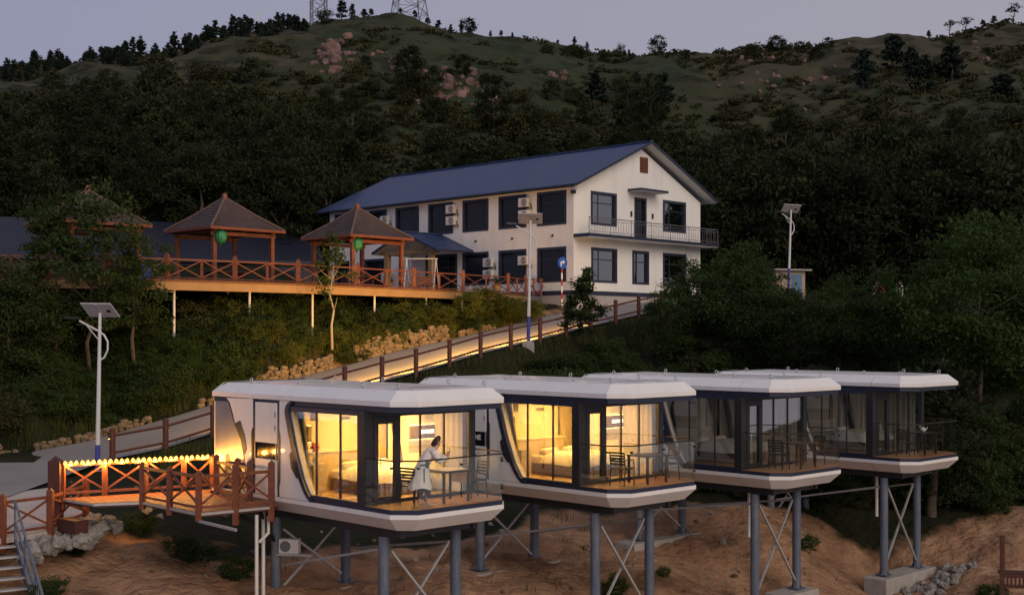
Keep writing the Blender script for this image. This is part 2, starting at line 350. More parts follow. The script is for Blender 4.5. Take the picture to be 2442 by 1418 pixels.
def build_ground():
    pxs = np.concatenate([np.linspace(-2600, -300, 24)[:-1], np.linspace(-300, 2740, 260), np.linspace(2740, 5200, 24)[1:]])
    ys = np.concatenate([np.linspace(6, 24, 14)[:-1], np.linspace(24, 92, 190)[:-1], np.geomspace(92, 420, 120)])
    vs = []; sand = []; dry = []
    for Y in ys:
        for p in pxs:
            X = (p - CXP) / F * Y; z = zt(X, Y); vs.append((X, Y, z))
            n1 = fbm(X * .12, Y * .12, 1.0); px = p
            lim = np.interp(px, [0, 300, 600, 900, 1200, 1500, 1800, 1950, 2050, 2250, 2442], [31, 33, 34.5, 37.5, 40.5, 43, 45, 46, 44.5, 46, 47])
            s = 1 - sst(lim - .8, lim + 1.6, Y + 2.0 * n1)
            d, _ = road_at(X, Y) if Y < 92 else (99, 0)
            if Y > 55 and px > 700 and -.3 < d < 1.1 and (Vector((X, Y, 0)) - Vector((FP[3].x, FP[3].y, 0))).dot(RN) > 3: s = max(s, .5)
            sand.append(s)
            dry.append(sst(165, 225, Y + 70 * n1) * max(1 - .85 * sst(600, 850, px), .9 * sst(1450, 1800, px)) if Y > 100 else 0)
    nx = len(pxs); ny = len(ys)
    fs = [(j * nx + i, j * nx + i + 1, (j + 1) * nx + i + 1, (j + 1) * nx + i) for j in range(ny - 1) for i in range(nx - 1)]
    me = bpy.data.meshes.new('ground'); me.from_pydata(vs, [], fs)
    for nm, arr in (('sand', sand), ('dry', dry)):
        a = me.attributes.new(nm, 'FLOAT', 'POINT'); a.data.foreach_set('value', np.array(arr, np.float32))
    for p in me.polygons: p.use_smooth = True
    m = bpy.data.materials.new('ground'); m.use_nodes = True; n = m.node_tree.nodes; l = m.node_tree.links; P = n['Principled BSDF']
    P.inputs['Roughness'].default_value = .95; P.inputs['Specular IOR Level'].default_value = .15
    tc = n.new('ShaderNodeTexCoord')
    def nz(sc, det=8):
        q = n.new('ShaderNodeTexNoise'); q.inputs['Scale'].default_value = sc; q.inputs['Detail'].default_value = det; l.new(tc.outputs['Object'], q.inputs['Vector']); return q.outputs['Fac']
    def ramp(f, a, b, p0=.35, p1=.65):
        r = n.new('ShaderNodeValToRGB'); r.color_ramp.elements[0].position = p0; r.color_ramp.elements[1].position = p1
        r.color_ramp.elements[0].color = (*a, 1); r.color_ramp.elements[1].color = (*b, 1); l.new(f, r.inputs[0]); return r.outputs[0]
    def mix(f, a, b):
        x = n.new('ShaderNodeMix'); x.data_type = 'RGBA'; l.new(f, x.inputs[0]); l.new(a, x.inputs[6]); l.new(b, x.inputs[7]); return x.outputs[2]
    def attr(nm):
        q = n.new('ShaderNodeAttribute'); q.attribute_name = nm; return q.outputs['Fac']
    def thresh(f, g, w=.25):
        s = n.new('ShaderNodeMath'); s.operation = 'ADD'; l.new(f, s.inputs[0]); l.new(g, s.inputs[1])
        r = n.new('ShaderNodeMapRange'); r.inputs[1].default_value = 1 - w; r.inputs[2].default_value = 1 + w; l.new(s.outputs[0], r.inputs[0]); return r.outputs[0]
    sandc = ramp(nz(1.1), (.23, .125, .07), (.37, .225, .135), .3, .7)
    sandc = mix(ramp(nz(6), (0, 0, 0), (1, 1, 1), .55, .75), sandc, ramp(nz(.6), (.27, .175, .11), (.38, .255, .17)))
    sandc = mix(ramp(nz(.45, 10), (0, 0, 0), (1, 1, 1), .54, .68), sandc, ramp(nz(2.5), (.075, .042, .025), (.16, .09, .05)))
    green = ramp(nz(.35), (.009, .012, .005), (.022, .024, .010))
    meadow = ramp(nz(.09), (.020, .035, .015), (.042, .047, .023))
    dryc = ramp(nz(.12), (.040, .040, .020), (.068, .060, .036))
    c = mix(thresh(attr('dry'), nz(.2)), meadow, dryc)
    c = mix(ramp(nz(.22, 12), (0, 0, 0), (1, 1, 1), .51, .62), c, ramp(nz(.7), (.010, .014, .006), (.024, .024, .012)))
    near = n.new('ShaderNodeSeparateXYZ'); l.new(tc.outputs['Object'], near.inputs[0])
    mr = n.new('ShaderNodeMapRange'); mr.inputs[1].default_value = 95; mr.inputs[2].default_value = 150; l.new(near.outputs[1], mr.inputs[0])
    c = mix(mr.outputs[0], green, c)
    c = mix(thresh(attr('sand'), nz(.9), .2), c, sandc)
    l.new(c, P.inputs['Base Color'])
    b = n.new('ShaderNodeBump'); b.inputs['Strength'].default_value = 1.0; b.inputs['Distance'].default_value = .2; l.new(nz(3.5, 12), b.inputs['Height']); l.new(b.outputs[0], P.inputs['Normal'])
    me.materials.append(m); struct(obj('ground', me))
build_ground()

def build_road():
    m = MB(); n = 4; vs = []
    for a, b in SEC:
        for j in range(n + 1):
            p = a.lerp(b, j / n); vs.append((p.x, p.y, p.z + .02 + .03 * math.sin(math.pi * j / n)))
    fs = [(i * (n + 1) + j, i * (n + 1) + j + 1, (i + 1) * (n + 1) + j + 1, (i + 1) * (n + 1) + j) for i in range(len(SEC) - 1) for j in range(n)]
    m.add(vs, fs); o = m.build('road', 'road', smooth=True); struct(o)
    # concrete path that leaves the road for the boardwalk and the stairs
    A = [at(-200, 1250, 33), at(-60, 1205, 36.8), at(60, 1165, 39.5), at(128, 1158, 40.5), at(150, 1190, 36.5), at(215, 1215, 34.5), at(205, 1240, 33.6), at(120, 1278, 31.4), at(0, 1298, 30.2), at(-250, 1330, 28.5)]
    m = MB(); m.prism([(p.x, p.y) for p in A], -5.0, -4.865); struct(m.build('path', 'path'))
build_road()

# ------------------------------------------------------------------ capsule cabins
YAW = -.797; PODP = [Vector((-3.44, 28.72, -1.59)), Vector((1.67, 32.54, -1.59)), Vector((6.62, 36.67, -1.62)), Vector((11.76, 41.24, -1.66))]
ZR, ZB, PW = 2.79, .39, 3.51
POD0 = [p - Vector((0, 0, ZR)) for p in PODP]
FLOOR = ZB + .11
def pod(i, u, w, z=0):
    c, s = math.cos(YAW), math.sin(YAW); p = POD0[i]
    return Vector((p.x + u * c - w * s, p.y + u * s + w * c, p.z + z))
OUT = [(-6.55, .1), (-6.45, 0), (1.036, 0), (1.505, .442), (1.505, 3.07), (1.036, 3.51), (-6.45, 3.51), (-6.55, 3.41)]
def inset(poly, d):
    n = len(poly); res = []
    for i in range(n):
        p0, p1, p2 = Vector(poly[i - 1]), Vector(poly[i]), Vector(poly[(i + 1) % n])
        e1 = (p1 - p0).normalized(); e2 = (p2 - p1).normalized(); n1 = Vector((-e1.y, e1.x)); n2 = Vector((-e2.y, e2.x))
        k = n1 + n2; k = k / max(k.dot(n1), .2); q = p1 + k * d; res.append((q.x, q.y))
    return res
def ring(poly, z): return [(x, y, z) for x, y in poly]
def panels(name, layers, cuts, m, parent, gap=.024):
    full = MB().loft(layers).mesh('tmp')
    for a, b in zip(cuts[:-1], cuts[1:]):
        bm = bmesh.new(); bm.from_mesh(full)
        for co, no in (((a + gap / 2, 0, 0), (-1, 0, 0)), ((b - gap / 2, 0, 0), (1, 0, 0))):
            r = bmesh.ops.bisect_plane(bm, geom=bm.verts[:] + bm.edges[:] + bm.faces[:], plane_co=co, plane_no=no, clear_outer=True)
            ed = [e for e in r['geom_cut'] if isinstance(e, bmesh.types.BMEdge)]
            if ed: bmesh.ops.contextual_create(bm, geom=ed)
        bmesh.ops.recalc_face_normals(bm, faces=bm.faces)
        me = bpy.data.meshes.new(name); bm.to_mesh(me); bm.free(); me.materials.append(MATS[m]); o = obj(name, me, parent)
        bv = o.modifiers.new('b', 'BEVEL'); bv.width = .004; bv.segments = 1; bv.limit_method = 'ANGLE'; bv.angle_limit = R(25)
CURVE_A = [(-5.78, ZR - .03), (-5.62, 2.66), (-5.48, 2.42), (-5.36, 2.14), (-5.18, 1.92), (-5.02, 1.70), (-4.90, 1.30), (-4.83, .95), (-4.76, .68), (-4.80, .53), (-4.94, .46), (-5.1, .43)]
CURVE_B = [(-2.88, ZR - .03), (-3.0, 2.70), (-3.06, 2.60), (-3.07, 2.48), (-2.98, 2.2), (-2.92, 2.0), (-2.77, 1.545), (-2.62, 1.2), (-2.5, .93), (-2.3, .64), (-2.17, .50), (-2.05, .42)]
def strip(curve, d0, d1, y0, y1):
    """band that follows a curve in the side wall, offset sideways"""
    m = MB(); L = [(u + d0, z) for u, z in curve]; Q = [(u + d1, z) for u, z in curve]
    for i in range(len(curve) - 1): m.prism([L[i], Q[i], Q[i + 1], L[i + 1]], y0, y1, 'y')
    return m
def make_pod():
    t = thing('capsule_cabin', 'x', 'cabin', POD0[0], YAW, 'capsule cabins on stilts')
    i3 = inset(OUT, .30)
    panels('roof_panel', [ring(OUT, ZR), ring(OUT, ZR + .12), ring(i3, ZR + .36), ring(inset(OUT, .9), ZR + .40)], [-6.6, -5.54, -4.49, -3.33, 0, 1.6], 'pod_white', t)
    MB().loft([ring(inset(OUT, .04), ZR + .01), ring(inset(OUT, .04), ZR + .1), ring(inset(OUT, .34), ZR + .345)]).build('roof_core', 'pod_core', t)
    panels('hull_panel', [ring(i3, 0), ring(OUT, ZB - .10), ring(OUT, ZB)], [-6.6, -3.33, 0, 1.6], 'pod_white', t)
    MB().loft([ring(inset(OUT, .36), .02), ring(inset(OUT, .05), ZB - .1), ring(inset(OUT, .05), ZB - .01)]).build('hull_core', 'pod_core', t)
    MB().prism(inset(OUT, .035), ZB + .003, ZB + .10).build('floor_band', 'pod_navy', t)
    MB().prism(inset(OUT, .06), ZR - .13, ZR - .003).build('ceiling_band', 'pod_navy', t)
    for side in (0, 1):                                            # both long walls
        def Yy(a, b): return (a, b) if side == 0 else (PW - b, PW - a)
        fz0, fz1 = ZB + .012, ZR - .012
        MB().prism([(-4.52, fz1)] + [(u, min(z, fz1)) for u, z in CURVE_A] + [(-5.1, fz0), (-4.52, fz0)], *Yy(.012, .07), 'y').build('wall_panel', 'pod_white', t, bev=.008)
        MB().prism([(-6.43, fz0), (-5.12, fz0), (-5.12, .41), (-4.6, .41), (-4.6, fz1), (-6.43, fz1)] if False else [(-6.43, fz0), (-4.6, fz0), (-4.6, fz1), (-6.43, fz1)], *Yy(.085, .12), 'y').build('rear_steel_panel', 'steel_panel', t)
        strip([(u, min(z, fz1)) for u, z in CURVE_A], -.045, .0, *Yy(.006, .08)).build('edge_trim', 'pod_dark', t)
        MB().prism([(-5.33, 2.12), (-5.0, 1.70), (-4.88, 1.36), (-4.80, 1.5), (-4.9, 1.86), (-5.1, 2.2)], *Yy(-.004, .03), 'y').build('edge_trim', 'pod_dark', t)
        for u0, u1 in ((-4.51, -4.41), (-3.42, -3.34)):
            MB().box(u0, u1, *Yy(.02, .08), fz0, fz1).build('dark_strip', 'pod_navy', t)
            uo = u0 if u0 < -4 else u1; sg = -1 if u0 < -4 else 1
            MB().prism([(uo, .62), (uo, 2.05), (uo + sg * .06, 1.92), (uo + sg * .06, .78)], *Yy(-.002, .03), 'y').build('edge_trim', 'pod_dark', t)
        MB().box(-4.40, -3.43, *Yy(.01, .07), 1.70, fz1 - .07).build('upper_panel', 'pod_white', t, bev=.008)
        MB().box(-4.40, -3.43, *Yy(.05, .08), 1.30, 1.695).build('black_window', 'win_glass', t)
        MB().box(-4.40, -3.43, *Yy(.01, .07), fz0, 1.295).build('lower_panel', 'pod_white', t, bev=.008)
        for z in (2.35, 2.02):
            MB().box(-3.52, -3.50, *Yy(.0, .02), z, z + .13).build('hinge', 'pod_dark', t)
        MB().box(-3.47, -3.45, *Yy(.0, .03), 1.28, 1.72).build('gas_strut', 'galv', t)
        cb = [(u, min(z, fz1)) for u, z in CURVE_B]
        MB().prism([(-3.325, fz1)] + [(cb[0][0], fz1)] + cb[1:-1] + [(-2.05, fz0), (-3.325, fz0)], *Yy(.012, .07), 'y').build('wall_panel', 'pod_white', t, bev=.008)
        strip(cb, 0, .16, *Yy(-.006, .11)).build('window_frame', 'pod_navy', t)
        strip(cb[2:], .162, .215, *Yy(.06, .2)).build('window_reveal', 'reveal', t)
        MB().prism([(-2.77, 1.56), (-2.60, 1.17), (-2.50, .94), (-2.56, .92), (-2.78, 1.15), (-2.86, 1.48)], *Yy(-.01, .03), 'y').build('edge_trim', 'pod_dark', t)
        MB().box(-2.88, -.19, *Yy(.02, .11), ZR - .25, ZR - .135).build('window_head', 'pod_navy', t)
        MB().box(-2.02, -.19, *Yy(.02, .11), ZB + .105, ZB + .17).build('window_sill', 'pod_navy', t)
        MB().box(-.19, .06, *Yy(.025, .22), ZB + .102, ZR - .132).build('corner_pillar', 'pod_dark', t)
        z0, z1 = ZB + .17, ZR - .25
        pl = [(u + .2, z) for u, z in CURVE_B if z0 < z < z1]
        MB().prism([(-1.925, z1)] + [(pl[0][0], z1)] + pl + [(pl[-1][0] + .05, z0), (-1.925, z0)], *Yy(.118, .128), 'y').build('pane', 'pane', t)
        for a, b in ((-1.895, -.975), (-.945, -.19)):
            MB().box(a, b, *Yy(.118, .128), z0, z1).build('pane', 'pane', t)
        for u in (-1.91, -.96): MB().box(u - .015, u + .015, *Yy(.10, .145), z0, z1).build('mullion', 'pod_dark', t)
        # curtain gathered at the slanted end, and the inner lining behind the outer panels
        MB().add([], [])
        cm = MB(); pts = [(-2.98 + .018 * k, (.34 if k % 2 else .27)) for k in range(13)]
        for k in range(12):
            (u0, a), (u1, b) = pts[k], pts[k + 1]
            if side: a, b = PW - a, PW - b
            cm.add([(u0 + .45, a, FLOOR), (u1 + .45, b, FLOOR), (u1, b, ZR - .2), (u0, a, ZR - .2)], [(0, 1, 2, 3)])
        cm.build('curtain', 'grey_fab', t)
        MB().box(-6.4, -3.2, *Yy(.13, .16), FLOOR, ZR - .14).build('lining', 'cream', t)
    # sheer curtain drawn over the far window
    cm = MB(); nk = 60; ys_ = [PW - .24 - (.035 if k % 2 else 0) - .01 * math.sin(k * 1.7) for k in range(nk + 1)]
    for k in range(nk):
        u0, u1 = -3.1 + 2.95 * k / nk, -3.1 + 2.95 * (k + 1) / nk
        cm.add([(u0, ys_[k], FLOOR + .02), (u1, ys_[k + 1], FLOOR + .02), (u1, ys_[k + 1], ZR - .18), (u0, ys_[k], ZR - .18)], [(0, 1, 2, 3)])
    cm.build('sheer_curtain', 'cream', t)
    # rear end wall with its door
    MB().box(-6.5, -6.45, .1, PW - .1, ZB + .012, ZR - .14).build('rear_wall', 'pod_white', t)
    MB().box(-6.53, -6.502, 1.2, 2.1, ZB + .1, 2.5).build('rear_door', 'pod_dark', t)
    # inside
    MB().box(-6.4, .0, .13, PW - .13, ZB + .102, FLOOR).build('inner_floor', 'cabin_floor', t)
    MB().box(-6.4, .0, .16, PW - .16, ZR - .165, ZR - .135).build('inner_ceiling', 'cream', t)
    MB().box(-3.26, -3.2, .16, 2.66, FLOOR, ZR - .165).build('partition', 'cream', t)
    MB().box(-3.26, -3.2, 2.66, 3.35, 2.42, ZR - .165).build('partition', 'cream', t)
    d = MB(); d.box(-3.25, -3.19, 2.66, 2.72, FLOOR, 2.42); d.box(-3.25, -3.19, 3.29, 3.35, FLOOR, 2.42); d.box(-3.25, -3.19, 2.72, 3.29, 2.36, 2.42); d.build('inner_door_frame', 'pod_dark', t)
    MB().box(-3.23, -3.21, 2.72, 3.29, FLOOR, 2.36).build('inner_door', 'cabinet', t)
    c = MB(); c.box(-3.19, -2.93, .62, 2.6, FLOOR, FLOOR + .95); c.build('headboard_cabinet', 'cabinet', t)
    MB().box(-3.195, -2.90, .60, 2.62, FLOOR + .952, FLOOR + .98).build('cabinet_top', 'cream', t)
    MB().box(-2.928, -2.91, 1.6, 2.1, FLOOR + .72, FLOOR + .84).build('socket_panel', 'reveal', t)
    MB().box(-2.9, -2.5, .45, .85, FLOOR, FLOOR + .72).build('bedside_box', 'cabinet', t)
    v = MB(); v.box(-3.199, -3.175, 1.76, 2.06, 2.23, 2.31); v.build('air_grille', 'grey_fab', t)
    s = MB(); s.box(-3.195, -3.12, .72, .83, 1.72, 2.12); s.build('wall_sconce', 'bed_base', t)
    MB().box(-3.18, -3.13, .735, .815, 2.121, 2.135).build('sconce_glow', 'cove', t); MB().box(-3.18, -3.13, .735, .815, 1.70, 1.718).build('sconce_glow', 'cove', t)
    MB().box(-3.198, -3.17, .86, 1.0, 2.25, 2.5).build('wall_speaker', 'grey_fab', t)
    # glowing board added to stand in for a lit sign mirrored in the glass
    b = MB(); b.box(-1.24, -1.18, 2.42, 3.33, 1.80, 2.14); b.build('reflected_sign', 'bed_base', t)
    MB().box(-1.23, -1.19, 2.44, 3.31, 2.142, 2.155).build('reflected_sign_glow', 'cove', t); MB().box(-1.23, -1.19, 2.44, 3.31, 1.783, 1.798).build('reflected_sign_glow', 'cove', t)
    back = MB(); back.box(-1.25, -1.242, 2.42, 3.33, 1.45, 2.5); back.build('reflected_sign_backing', 'cream', t)
    # front wall: door and panes
    MB().box(-.06, .05, .225, .30, FLOOR, ZR - .135).build('door_post', 'pod_dark', t)
    dr = MB(); dr.box(-.02, .06, .31, .45, FLOOR, 2.5); dr.box(-.02, .06, .93, 1.1, FLOOR, 2.5); dr.box(-.02, .06, .45, .93, 2.34, 2.5); dr.box(-.02, .06, .45, .93, FLOOR, FLOOR + .16)
    door = dr.build('door', 'pod_dark', t)
    MB().box(.01, .02, .45, .93, FLOOR + .16, 2.34).build('door_pane', 'pane', door); MB().tube((.08, .5, 1.3), (.08, .5, 1.6), .012).build('door_handle', 'galv', door)
    MB().box(-.04, .04, .31, 3.28, 2.503, ZR - .135).build('front_head', 'pod_dark', t)
    MB().box(-.04, .04, 1.103, 3.28, ZB + .102, FLOOR + .07).build('front_sill', 'pod_dark', t)
    for a, b in ((1.13, 1.735), (1.765, 2.485), (2.515, 3.28)): MB().box(.0, .01, a, b, FLOOR + .07, 2.503).build('pane', 'pane', t)
    for w in (1.115, 1.75, 2.5): MB().box(-.02, .03, w - .014, w + .014, FLOOR + .07, 2.503).build('mullion', 'bronze', t)
    # balcony
    MB().prism([(.07, .05), (1.02, .05), (1.46, .46), (1.46, 3.05), (1.02, 3.46), (.07, 3.46)], ZB + .103, FLOOR).build('balcony_floor', 'balcony_floor', t)
    pts = [(.10, .055), (1.02, .055), (1.465, .465), (1.465, 1.755), (1.465, 3.045), (1.02, 3.455), (.10, 3.455)]
    for (a, b), (c, e) in zip(pts[:-1], pts[1:]):
        p = Vector((a, b, 0)); q = Vector((c, e, 0)); d = (q - p).normalized() * .012
        MB().beam(p + d + Vector((0, 0, FLOOR + .55)), q - d + Vector((0, 0, FLOOR + .55)), .012, 1.06).build('rail_pane', 'pane_rail', t)
        for zc in (.25, .9):
            MB().box(c - .025, c + .025, e - .025, e + .025, FLOOR + zc, FLOOR + zc + .05).build('rail_clip', 'black', t)
    r = MB(); r.path([(a, b, FLOOR + 1.09) for a, b in pts], .017); r.build('hand_rail', 'bronze', t)
    for u in (-5.2, -3.1, -.5, .8):
        for w in (.42, 3.09): MB().torus((u, w, ZR + .445), .05, .014, 'y').build('lifting_eye', 'galv', t)
    return t
P1 = make_pod()
P1['label'] = 'white capsule cabin with lit room where a woman stands on the balcony'
bpy.context.view_layer.update()
PODS = [P1]
for i, lb in ((1, 'white capsule cabin with lit empty room, table and chairs on its balcony'), (2, 'unlit white capsule cabin between the lit empty one and the outermost one'), (3, 'unlit white capsule cabin with a white teapot behind its balcony glass')):
    PODS.append(dup(P1, POD0[i], YAW, label=lb))
for i in (2, 3):
    for q in [o for o in S.objects if o.parent == PODS[i] and o.name.split('.')[0] in ('reflected_sign_glow', 'sconce_glow', 'reflected_sign', 'reflected_sign_backing')]: bpy.data.objects.remove(q)
def text_mesh(s, size, ext=.004, shear=0):
    c = bpy.data.curves.new('t', 'FONT'); c.body = s; c.size = size; c.extrude = ext; c.align_x = 'CENTER'; c.align_y = 'CENTER'; c.offset = .006 * size * 4
    o = bpy.data.objects.new('t', c); COL.objects.link(o); dg = bpy.context.evaluated_depsgraph_get(); me = bpy.data.meshes.new_from_object(o.evaluated_get(dg)); bpy.data.objects.remove(o); return me
# lit letters on the boards: reversed, standing in for the sign's mirror image
for i in (0, 1):
    me = text_mesh('EMOMB', .13); me.materials.append(MATS['neon']); o = obj('reflected_sign_letters', me, PODS[i], (-1.172, 2.98, 1.97)); o.rotation_euler = (R(90), 0, R(90)); o.scale = (-1, 1, 1)
me = text_mesh('TONE', .2); me.materials.append(MATS['text_white']); o = obj('window_lettering', me, PODS[1], (-3.95, .044, 1.53)); o.rotation_euler = (R(90), 0, 0)
lab = MB().box(-5.25, -5.05, .078, .084, 1.05, 1.2).build('blue_label', 'label_blue', P1)
# room light of the two occupied cabins
for i in (0, 1):
    MB().box(-2.6, -.6, 1.2, 2.4, ZR - .18, ZR - .168).build('ceiling_light', 'ceiling_panel', PODS[i])
    la = bpy.data.lights.new('room_light', 'AREA'); la.shape = 'RECTANGLE'; la.size = 2.2; la.size_y = 1.6; la.energy = 320; la.color = (1, .51, .105)
    lo = bpy.data.objects.new('room_light', la); COL.objects.link(lo); lo.location = pod(i, -1.6, 1.8, ZR - .2); lo.rotation_euler = (0, 0, YAW)
la = bpy.data.lights.new('door_glow_light', 'AREA'); la.size = .5; la.energy = .3; la.color = (1, .62, .15)  # added lamp without a fitting, for a yellow glow behind the third cabin's door
lo = bpy.data.objects.new('door_glow_light', la); COL.objects.link(lo); lo.location = pod(2, -.6, .7, 1.0)

# ---- furniture of the cabins
def make_bed():
    t = thing('bed', 'x', 'bed', pod(0, -1.9, 2.1, FLOOR), YAW, 'beds in the cabins')
    MB().box(-.95, .98, -.85, .85, .0, .30).build('base', 'bed_base', t, bev=.02)
    MB().box(-.98, 1.0, -.9, .9, .30, .52).build('mattress', 'bedding', t, bev=.06)
    n = 22; g = MB(); vs = []
    for i in range(n + 1):
        for j in range(n + 1):
            x = -.55 + 1.62 * i / n; y = -1.0 + 2.0 * j / n; e = min(1, min(i, n - i, j, n - j) / 3.0)
            vs.append((x, y, .34 + .30 * math.sqrt(e) + .035 * fbm(x * 3, y * 3, 2.0)))
    g.add(vs, [(i * (n + 1) + j, (i + 1) * (n + 1) + j, (i + 1) * (n + 1) + j + 1, i * (n + 1) + j + 1) for i in range(n) for j in range(n)]); g.build('duvet', 'bedding', t, smooth=True)
    for y in (-.45, .45):
        pm = MB().lathe([(.02, -.09), (.2, -.08), (.3, 0), (.2, .08), (.02, .09)], 14); o = pm.build('pillow', 'bedding', t, smooth=True); o.location = (-.70, y, .62); o.scale = (.75, 1.15, 1); o.rotation_euler = (0, R(-18), 0)
    return t
BED = make_bed(); BED['label'] = 'white made-up bed behind the woman in the lit cabin'
bpy.context.view_layer.update()
for i, lb in ((1, 'white made-up bed in the lit empty cabin'), (2, 'white made-up bed in the unlit cabin between the others'), (3, 'white made-up bed in the outermost unlit cabin')): dup(BED, pod(i, -1.9, 2.1, FLOOR), YAW, label=lb)
def make_chair():
    t = thing('balcony_chair', 'x', 'chair', (0, 0, 0), 0, 'slatted chairs on the balconies'); m = 'bronze'
    st = MB()
    for k in range(6): st.box(-.2 + .075 * k, -.14 + .075 * k, -.21, .21, .43, .45)
    st.build('seat', m, t)
    for y in (-.22, .22):
        MB().sweep([(.21, y, 0), (.21, y, .44), (.205, y, .60), (.17, y, .66), (-.18, y, .66)], [.016] * 5, 8).build('front_leg', m, t)
        MB().sweep([(-.26, y, 0), (-.21, y, .43), (-.27, y, .86)], [.016] * 3, 8).build('rear_leg', m, t)
    for k in range(5):
        z = .54 + .072 * k; x = -.222 - .012 * k; MB().box(x - .008, x + .008, -.215, .215, z, z + .045).build('back_slat', m, t)
    MB().box(-.22, .21, -.225, -.205, .41, .435).build('seat_rail', m, t); MB().box(-.22, .21, .205, .225, .41, .435).build('seat_rail', m, t)
    return t
def make_table():
    t = thing('balcony_table', 'x', 'table', (0, 0, 0), 0, 'small tables on the balconies')
    MB().box(-.36, .36, -.42, .42, .70, .735).build('table_top', 'bronze', t, bev=.005)
    for x in (-.32, .32):
        for y in (-.38, .38): MB().box(x - .025, x + .025, y - .025, y + .025, 0, .70).build('leg', 'bronze', t)
    return t
names = ['cabin balcony where the woman stands', 'balcony of the lit empty cabin', 'balcony of the middle unlit cabin', 'balcony of the outermost unlit cabin']
CH = make_chair(); TB = make_table(); bpy.context.view_layer.update()
for i in range(4):
    for w, a, lb in ((.98, 90, 'slatted metal chair by the door on the '), (2.82, -90, 'slatted metal chair by the far rail, ')):
        c = CH if (i == 0 and w < 1) else dup(CH, (0, 0, 0))
        c.location = pod(i, .72, w, FLOOR + .004); c.rotation_euler = (0, 0, YAW + R(a + (8 if w < 1 else -10))); c['label'] = lb + names[i]
    c = TB if i == 0 else dup(TB, (0, 0, 0))
    c.location = pod(i, .78, 1.92, FLOOR + .004); c.rotation_euler = (0, 0, YAW); c['label'] = 'small square dark table on the ' + names[i]
# cloth on the first table
n = 14; g = MB(); vs = []
for i in range(n + 1):
    for j in range(n + 1):
        x = -.40 + .72 * i / n; y = -.30 + .84 * j / n; dr = max(0, y - .425) * 3.0 + max(0, -.365 - x) * 1.5
        vs.append((x if dr == 0 else x, min(y, .44), .745 + .012 * abs(fbm(x * 6, y * 6, 4)) - dr))
g.add(vs, [(i * (n + 1) + j, (i + 1) * (n + 1) + j, (i + 1) * (n + 1) + j + 1, i * (n + 1) + j + 1) for i in range(n) for j in range(n)])
o = g.build('table_cloth', 'robe', smooth=True); o.location = pod(0, .78, 1.92, FLOOR + .004); o.rotation_euler = (0, 0, YAW); tag(o, 'pale cloth spread over the table in front of the woman', 'cloth')
tp = thing('teapot', 'round white teapot on the table behind the balcony glass', 'teapot', pod(3, .80, 1.98, FLOOR + .742))
MB().lathe([(.03, 0), (.075, .01), (.10, .07), (.085, .12), (.03, .15), (.012, .17)], 16).build('body', 'lamp_white', tp, smooth=True)
MB().sweep([(.08, 0, .06), (.13, 0, .11), (.15, 0, .17)], [.022, .016, .012], 8).build('spout', 'lamp_white', tp); MB().sweep([(-.07, 0, .12), (-.12, 0, .19), (-.05, 0, .2)], [.01] * 3, 8).build('handle', 'lamp_white', tp)
fl = thing('flower_vase', 'bunch of red flowers in a cream vase beside the bed', 'flowers', pod(0, -2.72, .66, FLOOR + .72))
MB().lathe([(.05, 0), (.09, .05), (.07, .14), (.03, .2)], 14).build('vase', 'cream', fl, smooth=True)
fm = MB()
for k in range(26):
    a = random.random() * 6.28; h = random.random(); r = .11 * math.sqrt(random.random()); c = Vector((r * math.cos(a), r * math.sin(a), .30 + .22 * h))
    fm.lathe([(.004, -.03), (.032, -.008), (.028, .02), (.004, .03)], 7, c)
fm.build('blooms', 'flower', fl)

# ---- stilts
def make_frame(i, zs):
    t = thing('stilt_frame', ['blue steel stilts under the cabin where the woman stands', 'blue steel stilts under the lit empty cabin', 'blue steel stilts under the unlit cabin between the others', 'blue steel stilts under the outermost cabin on a stone-faced footing'][i], 'stilts', POD0[i], YAW, 'steel stilts under the cabins')
    z0 = POD0[i].z; loc = {}
    for (u, w), zb in zip(((.2, .5), (.2, 2.7), (-4.2, .5), (-4.2, 2.7)), zs):
        loc[(u, w)] = zb - z0
        MB().tube((u, w, zb - z0), (u, w, -.22), .13, n=20).build('column', 'column_blue', t, smooth=False)
        MB().box(u - .2, u + .2, w - .2, w + .2, zb - z0 - .005, zb - z0 + .025).build('base_plate', 'column_blue', t)
        g = MB()
        for k in range(4):
            dx, dy = ((1, 0), (-1, 0), (0, 1), (0, -1))[k]; a = Vector((u, w, zb - z0 + .02))
            g.add([a + Vector((dx * .12, dy * .12, 0)), a + Vector((dx * .19, dy * .19, 0)), a + Vector((dx * .12, dy * .12, .22))], [(0, 1, 2)])
        g.build('gusset', 'column_blue', t)
    for w in (.5, 2.7): MB().box(-6.2, .9, w - .07, w + .07, -.2, -.003).build('girder', 'pod_dark', t)
    for u in (-6.1, -4.2, -2, .2, .8): MB().box(u - .05, u + .05, .44, 2.76, -.19, -.01).build('cross_girder', 'pod_dark', t)
    def br(a, b, m='galv'):
        d = (Vector(b) - Vector(a)).normalized() * .1; MB().beam(Vector(a) + d, Vector(b) - d, .055, .055).build('brace', m, t)
    for u in (.2, -4.2):
        o = .05
        br((u + o, .6, -.5), (u + o, 2.6, loc[(u, 2.7)] + .2)); br((u - o, 2.6, -.5), (u - o, .6, loc[(u, .5)] + .2))
    br((.2, .5, -.5), (-4.1, .55, loc[(-4.2, .5)] + .9), 'galv')
    br((.1, 2.7, -.6), (-4.1, 2.7, loc[(-4.2, 2.7)] + .9), 'galv')
    MB().sweep([(-.35, 1.0, -.05), (-.35, 1.0, -1.6)], [.05, .05], 10).build('drain_pipe', 'pipe_white', t)
    return t
BASES = [(-7.3, -7.35, -6.75, -6.56), (-7.6, -7.65, -6.64, -6.73), (-7.85, -7.7, -6.45, -6.5), (-7.86, -7.9, -6.7, -6.75)]
for i in range(4): make_frame(i, BASES[i])
